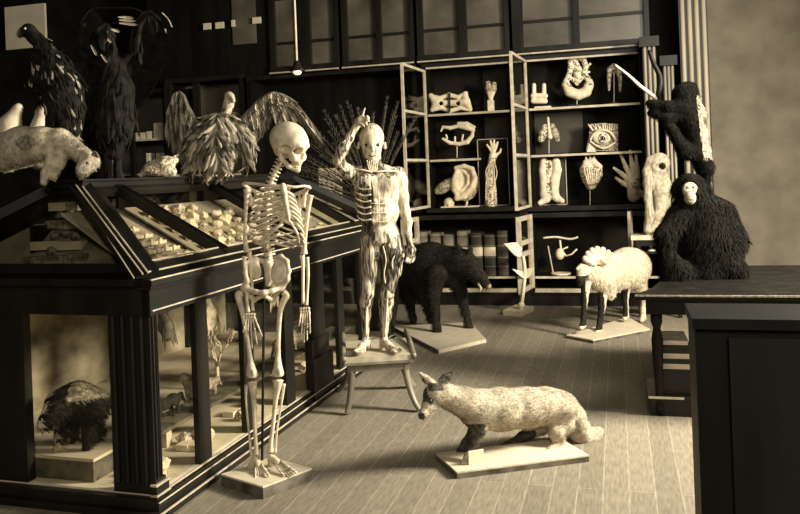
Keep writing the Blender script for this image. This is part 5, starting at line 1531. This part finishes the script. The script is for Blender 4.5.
body('body', S, .007, [M['foxc'], M['foxd']], ffn, parent=fx, fur=16000, flen=.016, flow=fflow, fw=.0013, stick=.22)
MB().ball(D(430.5, 400.5, df(430) - .045), .0085).build('eye', M['eyeb'], fx, smooth=True)
q = AZ(469, 463, .036); q = D(470, 464, 4.02)
b0_ = AZ(469, 465, .036); b1_ = AZ(484, 462.5, .036); up_ = ZV * .065
tag(MB().prism([b0_, b1_, b1_ + up_, b0_ + up_], DV * .012).build('blank_card', M['paper'], base=b0_), 'small blank pale card standing at the forefeet of the fox', 'card')

# ================================================================== BOAR
bp = AZ(439, 352, 0); b1 = AZ(482, 341, 0.03); b2 = AZ(470, 322, .03); bpt = AZ(439, 350, .03)
b4 = AZ(392, 326, .03)
bo = thing('boar_base', 'wide low board under the boar, one side coloured as shaded', 'board', bp)
P4 = [bpt, AZ(486, 339, .03), AZ(470, 322, .03), b4]
MB().prism([p - ZV * .03 for p in P4], ZV * .03).build('board_body', M['mount'], bo)
MB().prism([P4[3] - ZV * .03 + (P4[0] - P4[3]) * 0 - R0 * .012, P4[0] - ZV * .03 - R0 * .012 - DV * .012, P4[0] - DV * .012 - R0 * .012, P4[3] - R0 * .012], R0 * .01).build('shaded_edge', M['mountside'], bo)  # dark strip puts the shade of the left-facing board side into its colour
d_b = 7.75
br = thing('stuffed_boar', 'dark bristly stuffed wild boar with a long snout and small pale tusk', 'boar', D(440, 330, d_b))
S = Sdf(.06)
S.px([(411, 268, d_b + .25, 23), (432, 265, d_b + .1, 21.5), (451, 266, d_b - .05, 18.5)])
S.px([(452, 264, d_b - .05, 16), (463, 263, d_b - .18, 12.5), (472, 268, d_b - .26, 9.5)])
S.px([(472, 268, d_b - .26, 9), (480, 276, d_b - .31, 6), (487, 284, d_b - .36, 4.0)], k=.03)
S.px([(474, 276, d_b - .28, 4), (482, 286, d_b - .34, 2.6)], k=.02)
S.px([(462, 254, d_b - .18, 3.6), (459, 248, d_b - .17, 2.6), (457, 243, d_b - .17, 1)], k=.015); S.px([(469, 256, d_b - .26, 3.6), (470.5, 249, d_b - .27, 2.3), (470.5, 245, d_b - .27, 1)], k=.015)
S.px([(455, 276, d_b - .12, 11), (461, 292, d_b - .12, 6), (466, 312, d_b - .12, 3.6), (469, 327, d_b - .12, 3.4), (471, 330.5, d_b - .14, 3.6)], k=.03)
S.px([(436, 276, d_b - .2, 11), (434, 294, d_b - .22, 6.5), (436, 315, d_b - .24, 3.8), (437, 328, d_b - .25, 3.8), (438, 331.5, d_b - .27, 3.8)], k=.03)
S.px([(404, 276, d_b + .3, 14), (409, 296, d_b + .3, 6.5), (411, 308, d_b + .3, 3.6), (413, 318, d_b + .3, 3.4), (413.5, 320.5, d_b + .28, 3.4)], k=.03)
S.px([(420, 276, d_b + .1, 13), (424, 295, d_b + .15, 6.5), (429, 310, d_b + .2, 3.8), (431, 318, d_b + .2, 3.4), (432, 320, d_b + .18, 3.4)], k=.03)
body('body', S, .012, [M['darkfur']], parent=br, fur=14000, flen=.035, flow=-R0 * .6 - ZV * .5 + DV * .2, fw=.002, stick=.35)
MB().tube([D(478, 284, d_b - .40), D(481, 288, d_b - .45), D(480, 292, d_b - .45), D(475, 290, d_b - .45)][:3], [.012, .01, .004], 7).build('tusk', M['bone'], br, smooth=True)
MB().ball(D(488.5, 286, d_b - .37), .028).build('snout_disc', M['greyfur'], br, smooth=True)

# ================================================================== RAM
rc = AZ(593, 343, 0); r1 = AZ(642, 335, .03) ; rP = [AZ(593, 340, .03), AZ(650, 329, .03), AZ(628, 317, .03)]; rP.append(AZ(566, 335, .03))
rbse = thing('ram_base', 'low pale board under the white ram', 'board', rc)
MB().prism([p - ZV * .03 for p in rP], ZV * .022).build('board_body', M['mountside'], rbse)
MB().prism([p - ZV * .008 for p in rP], ZV * .008).build('board_top', M['mount'], rbse)
rd = 7.42
rm = thing('white_ram', 'white woolly stuffed ram with a fan-shaped ruff and dark legs', 'ram', D(612, 328, rd))
S = Sdf(.05)
S.px([(596, 275, rd - .1, 13), (612, 271, rd + .05, 17), (628, 267, rd + .2, 18.5), (632, 266, rd + .25, 18)])
S.px([(605, 282, rd - .1, 13), (609, 291, rd - .1, 7)])
S.px([(636, 272, rd + .3, 10), (640, 286, rd + .32, 7)])
S.px([(596, 273, rd - .12, 11), (587, 271, rd - .25, 8)])
body('fleece', S, .014, [M['fleece']], parent=rm, fur=12000, flen=.03, flow=-ZV + R0 * .2, fw=.0025, stick=.25)
S = Sdf(.025)
S.px([(589, 266, rd - .25, 8), (583, 272, rd - .36, 6), (580, 280, rd - .4, 4), (579, 284, rd - .4, 3)])
S.px([(581, 266, rd - .36, 2.6), (577, 269, rd - .38, 1.5)], k=.01)
body('head', S, .009, [M['palefur'], M['darkfur']], lambda C: (C[:, 2] < D(582, 275, rd - .38)[2]).astype(int), parent=rm)
for i, (L, dk) in enumerate((([(586, 282, rd - .22, 5.5), (584.5, 300, rd - .25, 3.2), (583.5, 318, rd - .27, 2.6), (583, 325, rd - .28, 3), (581, 327.5, rd - .32, 2.8)], 1),
                   ([(603, 288, rd - .1, 6), (602, 306, rd - .12, 3.6), (600, 322, rd - .13, 2.8), (599, 329, rd - .14, 3), (597, 331.5, rd - .18, 2.8)], 1),
                   ([(627, 280, rd + .15, 6.5), (625, 296, rd + .2, 3.6), (626, 308, rd + .2, 2.5), (626, 316, rd + .2, 2.8), (624.5, 318.5, rd + .17, 2.4)], 1),
                   ([(640, 284, rd + .3, 6.5), (645, 298, rd + .33, 3.6), (643, 310, rd + .3, 2.5), (643, 318, rd + .3, 2.8), (641.5, 320.5, rd + .27, 2.4)], 0))):
    S = Sdf(.02); S.px(L)
    body('leg', S, .009, [M['palefur'], M['darkfur']], (lambda C, L=L, dk=dk: ((C[:, 2] > D(L[3][0], L[3][1], L[3][2])[2]) & ((C @ R0 < (D(*L[1][:3]) @ R0 + .012)) | (dk == 0))).astype(int) if dk else np.zeros(len(C), int)), parent=rm)
for i in range(7):
    a = math.radians(150 - i * 19)
    cb = np.array([598., 267.])
    e = cb + np.array([math.cos(a) * (15 + .5 * i), -math.sin(a) * (17 + 1.2 * math.sin(i / 6 * 3.1))])
    S = Sdf(.01); S.px([(cb[0] + math.cos(a) * 4, cb[1] - math.sin(a) * 4, rd - .33 + .02 * i, 1.8), ((cb[0] + e[0]) / 2, (cb[1] + e[1]) / 2, rd - .36 + .02 * i, 2.9), (e[0], e[1], rd - .36 + .02 * i, 3.1)])
    body('ruff_lobe', S, .008, [M['bone']], parent=rm)

# ================================================================== LEAF MODEL
db = 8.75
lb = AZ(520, 314, 0)
lf = thing('plant_model', 'cream botanical plant model with a heart-shaped leaf on a small block', 'model', lb)
a = AZ(506, 309, .09); b = AZ(531, 311, .09)
MB().prism([AZ(503, 315, .0), AZ(521, 317, .0), AZ(534, 311, .0), AZ(516, 309, 0)], ZV * .05).build('block', M['mount'], lf)
dl_ = lb @ DV
MB().tube(smooth_path([D(521, 310, dl_), D(523, 295, dl_), D(525, 272, dl_), D(523, 256, dl_)], 5), [.018] * 16, 7).build('stem', M['leafm'], lf, smooth=True)
MB().leafshape(D(520, 251, dl_ - .02), D(504, 244, dl_ - .06), .085, ZV * .7 - DV * .8).build('heart_leaf', M['leafm'], lf)
MB().leafshape(D(525, 275, dl_), D(534, 267, dl_ - .05), .045, ZV * .3 - DV).build('leaf', M['leafm'], lf)
MB().leafshape(D(524, 276, dl_), D(512, 269, dl_ - .05), .03, ZV * .7 - DV).build('leaf', M['leafm'], lf)
MB().ball(D(521.5, 305, dl_), .035).build('root', M['leafm'], lf, smooth=True)
MB().tube([D(518, 222, dl_ + .1), D(519, 262, dl_ + .1), D(521, 308, dl_ + .02)], .008, 6).build('support_rod', M['shelf'], lf)

# ================================================================== RIGHT SIDE: PEDESTAL, COUNTER, MONKEYS
pa = AZ(633, 240, .92); 
tz = AY(650, 240, 8.33)[2]
def T6(u, v): return AY(u, v, 8.33)
x0 = T6(633, 236)[0]; x1 = x0 + .46
pd = thing('display_pedestal', 'dark open display pedestal with a white top, behind the counter', 'pedestal', ((x0 + x1) / 2, 8.47, 0))
MB().box(x0 - .02, x1 + .02, 8.33, 8.62, tz, tz + .045).build('white_top', M['mount'], pd)
MB().box(x0 + .02, x1 - .02, 8.35, 8.60, tz - .06, tz).build('apron', M['case'], pd)
for xx in (x0 + .03, x1 - .07):
    for yy in (8.35, 8.55): MB().box(xx, xx + .04, yy, yy + .04, 0, tz - .06).build('leg', M['case'], pd)
MB().box(x0 + .03, x1 - .03, 8.37, 8.59, .62, .64).build('shelf', M['case'], pd)
MB().box(x0 + .03, x1 - .03, 8.37, 8.59, .15, .18).build('shelf', M['case'], pd)
r = thing('small_white_goblet', 'small white footed dish on the shelf of the display pedestal', 'dish', (x0 + .17, 8.45, .641))
MB().lathe((x0 + .17, 8.45, .641), [(.04, 0), (.04, .008), (.01, .02), (.01, .08), (.06, .10), (.075, .115), (.06, .115), (.02, .10)], 14).build('bowl', M['plaster'], r, smooth=True)
# pale primate on the pedestal
dpm = float((np.array([x0 + .15, 8.45, 0]) @ DV))
r = thing('pale_stuffed_monkey', 'pale furred small monkey standing upright on the white-topped pedestal, dark round muzzle', 'monkey', D(652, 233, dpm))
S = Sdf(.03)
S.px([(659, 163, dpm, 10.5), (658, 167, dpm - .03, 9)])
S.px([(660, 176, dpm, 8), (661, 188, dpm, 10.5), (661, 202, dpm, 8)])
S.px([(662, 202, dpm, 7), (659, 214, dpm - .03, 5), (655, 226, dpm, 4), (654, 230, dpm - .04, 4.2)])
S.px([(656, 176, dpm - .04, 5), (648, 182, dpm - .06, 4), (648, 198, dpm - .08, 3.6), (650, 214, dpm - .08, 4.2), (648, 229, dpm - .06, 4.2)])
S.px([(650, 160, dpm, 4), (647, 172, dpm - .02, 4), (648, 186, dpm - .04, 3.6)])
S.pell(659, 167, dpm - .12, 4, 4, 3.4, -1, .012)
body('body', S, .009, [M['palefur'], M['darkfur'], M['skin']], lambda C: np.where(((C @ R0 - D(659, 166, dpm) @ R0) ** 2 + (C[:, 2] - D(659, 166, dpm)[2]) ** 2 < .034 ** 2) & (C @ DV < dpm - .05), 1, np.where(C @ R0 < D(652, 190, dpm) @ R0, 2, 0)).astype(int), parent=r, fur=5000, flen=.022, flow=-ZV)
# counter table
ctb = thing('dark_side_table', 'dark table with a worn top edge carrying the two dark apes, right foreground', 'table', (1.0, 5.3, 0))
tx0 = AY(634, 295, 5.3)[0]
MB().prism([(tx0, 5.02, .70), (2.4, 5.02, .70), (2.4, 6.42, .70), (tx0 + .34, 6.42, .70), (tx0 + .10, 5.25, .70)], (0, 0, .035)).build('table_top', M['black'], ctb)
MB().box(tx0, 2.4, 5.01, 5.02, .722, .732).build('worn_edge', M['greyfur'], ctb)
MB().prism([(tx0 + .06, 5.06, .61), (2.34, 5.06, .61), (2.34, 6.36, .61), (tx0 + .40, 6.36, .61), (tx0 + .16, 5.27, .61)], (0, 0, .09)).build('apron', M['black'], ctb)
for xx, yy in ((tx0 + .09, 5.09), (tx0 + .44, 6.25), (2.24, 5.09), (2.24, 6.25)):
    m = MB().lathe((xx + .03, yy + .03, 0), [(.03, 0), (.035, .05), (.02, .1), (.03, .3), (.035, .45), (.022, .52), (.035, .56), (.035, .61)], 10); m.build('turned_leg', M['black'], ctb, smooth=True)
# stack of flat things on the low plinth under the table
pl = thing('low_plinth', 'dark low plinth with pale edge under the side table', 'plinth', (.3, 5.2, 0))
MB().box(.14, .60, 5.1, 5.5, 0, .10).build('plinth_body', M['case'], pl)
MB().box(.13, .61, 5.09, 5.5, .10, .12).build('plinth_top', M['case'], pl)
MB().box(.13, .33, 5.082, 5.09, .106, .118).build('worn_edge', M['bead'], pl)
zz = .121
for i, (w, h, mt) in enumerate(((.13, .15, 'case'), (.125, .03, 'shelf'), (.12, .03, 'case'), (.115, .03, 'shelf'), (.115, .05, 'case'), (.10, .025, 'shelf'))):
    c = AZ(672, 400, .1)
    o = MB().box(.285 - w * .8, .285 + w * .8, 5.14, 5.44, zz, zz + h).build('flat_book', M[mt], base=(.285, 5.3, zz)); zz += h + .001
    tag(o, ['thick dark book at the bottom of the stack on the low plinth', 'pale book second from the bottom of the stack on the plinth', 'dark book third from the bottom of the stack on the plinth', 'pale book fourth from the bottom of the stack on the plinth', 'dark book next to the top of the stack on the plinth', 'small pale book on top of the stack on the plinth'][i], 'book', 'books stacked on the low plinth')
# tall narrow dark cabinet close to the camera
ctr = thing('narrow_black_cabinet', 'nearly black narrow upright cabinet cutting off the lower right corner', 'cabinet', (.75, 2.25, 0))
MB().box(.166, 1.5, 2.10, 2.30, .10, 1.10).build('cabinet_body', M['black'], ctr)
MB().box(.16, 1.51, 2.09, 2.31, 0, .10).build('plinth', M['black'], ctr)
MB().box(.16, 1.51, 2.08, 2.31, 1.10, 1.125).build('cabinet_top', M['black'], ctr)
for x in (.24, .88): MB().box(x, x + .56, 2.085, 2.10, .16, 1.08).build('door', M['case'], ctr)
# seated dark ape
da = 5.45
r = thing('seated_black_ape', 'large black stuffed ape with a pale face sitting on the side table', 'ape', np.array([*D(700, 285, da)[:2], .735]))
S = Sdf(.04)
S.px([(690, 190, da, 17), (690, 196, da - .03, 14)])
S.px([(698, 215, da + .05, 26), (706, 245, da + .05, 33), (706, 272, da + .02, 30)])
S.px([(680, 215, da - .03, 12), (664, 236, da - .1, 9), (668, 258, da - .12, 7.5), (682, 274, da - .16, 7)])
S.px([(722, 212, da, 13), (736, 240, da - .05, 10), (728, 268, da - .14, 8)])
S.px([(694, 276, da - .04, 13), (672, 268, da - .13, 11), (668, 284, da - .14, 8), (662, 290, da - .2, 5)])
S.px([(718, 276, da - .04, 13), (734, 270, da - .13, 11), (734, 285, da - .14, 8), (738, 290, da - .2, 5)])
S.px([(676, 186, da, 4), (674, 190, da, 4)], k=.015); S.px([(706, 187, da, 4), (707, 191, da, 4)], k=.015)
body('body', S, .014, [M['blackfur']], parent=r, fur=9000, flen=.05, flow=-ZV, fw=.003)
S = Sdf(.015)
S.pell(690, 190, da - .105, 8, 3, 8); S.pell(690, 198, da - .13, 6, 5, 7)
S.pell(687.5, 187.5, da - .135, 1.8, 3, 1.3, -1, .005); S.pell(693.5, 187.5, da - .135, 1.8, 3, 1.3, -1, .005)
S.pell(690, 200.5, da - .17, 3.4, 3, .7, -1, .004)
body('face', S, .0055, [M['greyfur']], parent=r)
for u in (687.5, 693.5): MB().ball(D(u, 187.5, da - .118), .008).build('eye', M['eyeb'], r, smooth=True)
# climbing dark monkey on a branch
dc = 5.85
bt = thing('climbing_branch', 'dark forked branch rising from the side table behind the black ape', 'branch', np.array([*D(712, 290, 5.84)[:2], .735]))
m = MB()
m.tube(smooth_path([np.array([*D(712, 290, 5.84)[:2], .735]), D(714, 250, 5.88), D(712, 205, 5.92), D(694, 160, dc), D(668, 125, dc), D(659, 100, dc), D(660, 78, dc), D(653, 62, dc), D(649, 50, dc)], 4), [.04 - .028 * i / 33 for i in range(33)], 8)
m.tube(smooth_path([D(661, 108, dc), D(655, 98, dc), D(640, 86, dc - .02), D(628, 75, dc - .03), D(615, 65, dc - .04)], 4), [.018 - .011 * i / 17 for i in range(17)], 7, 1)
m.build('branch_wood', [M['black'], M['mount']], bt, smooth=True)
r = thing('climbing_monkey', 'dark stuffed monkey climbing the branch, reaching left with both arms', 'monkey', D(700, 200, dc))
S = Sdf(.025)
S.px([(683, 94, dc - .1, 10.5), (688, 91, dc - .08, 9), (694, 95, dc - .1, 5)])
S.px([(681, 104, dc - .1, 10), (688, 118, dc - .1, 12), (694, 134, dc - .09, 12), (698, 150, dc - .08, 11)])
S.px([(680, 107, dc - .12, 6.5), (667, 106, dc - .13, 5), (654, 104, dc - .1, 4), (649, 103, dc - .09, 3.4)])
S.px([(682, 115, dc - .12, 6), (668, 118, dc - .13, 4.6), (655, 112, dc - .1, 3.6), (650, 113, dc - .09, 3)])
S.px([(697, 152, dc - .1, 9), (684, 150, dc - .14, 7), (672, 130, dc - .14, 5), (660, 116, dc - .1, 3.6)])
S.px([(700, 152, dc - .1, 9), (706, 168, dc - .12, 7), (704, 184, dc - .1, 5), (698, 190, dc - .1, 4)])
S.px([(693, 100, dc - .08, 5), (700, 108, dc - .1, 3), (704, 114, dc - .1, 3)])
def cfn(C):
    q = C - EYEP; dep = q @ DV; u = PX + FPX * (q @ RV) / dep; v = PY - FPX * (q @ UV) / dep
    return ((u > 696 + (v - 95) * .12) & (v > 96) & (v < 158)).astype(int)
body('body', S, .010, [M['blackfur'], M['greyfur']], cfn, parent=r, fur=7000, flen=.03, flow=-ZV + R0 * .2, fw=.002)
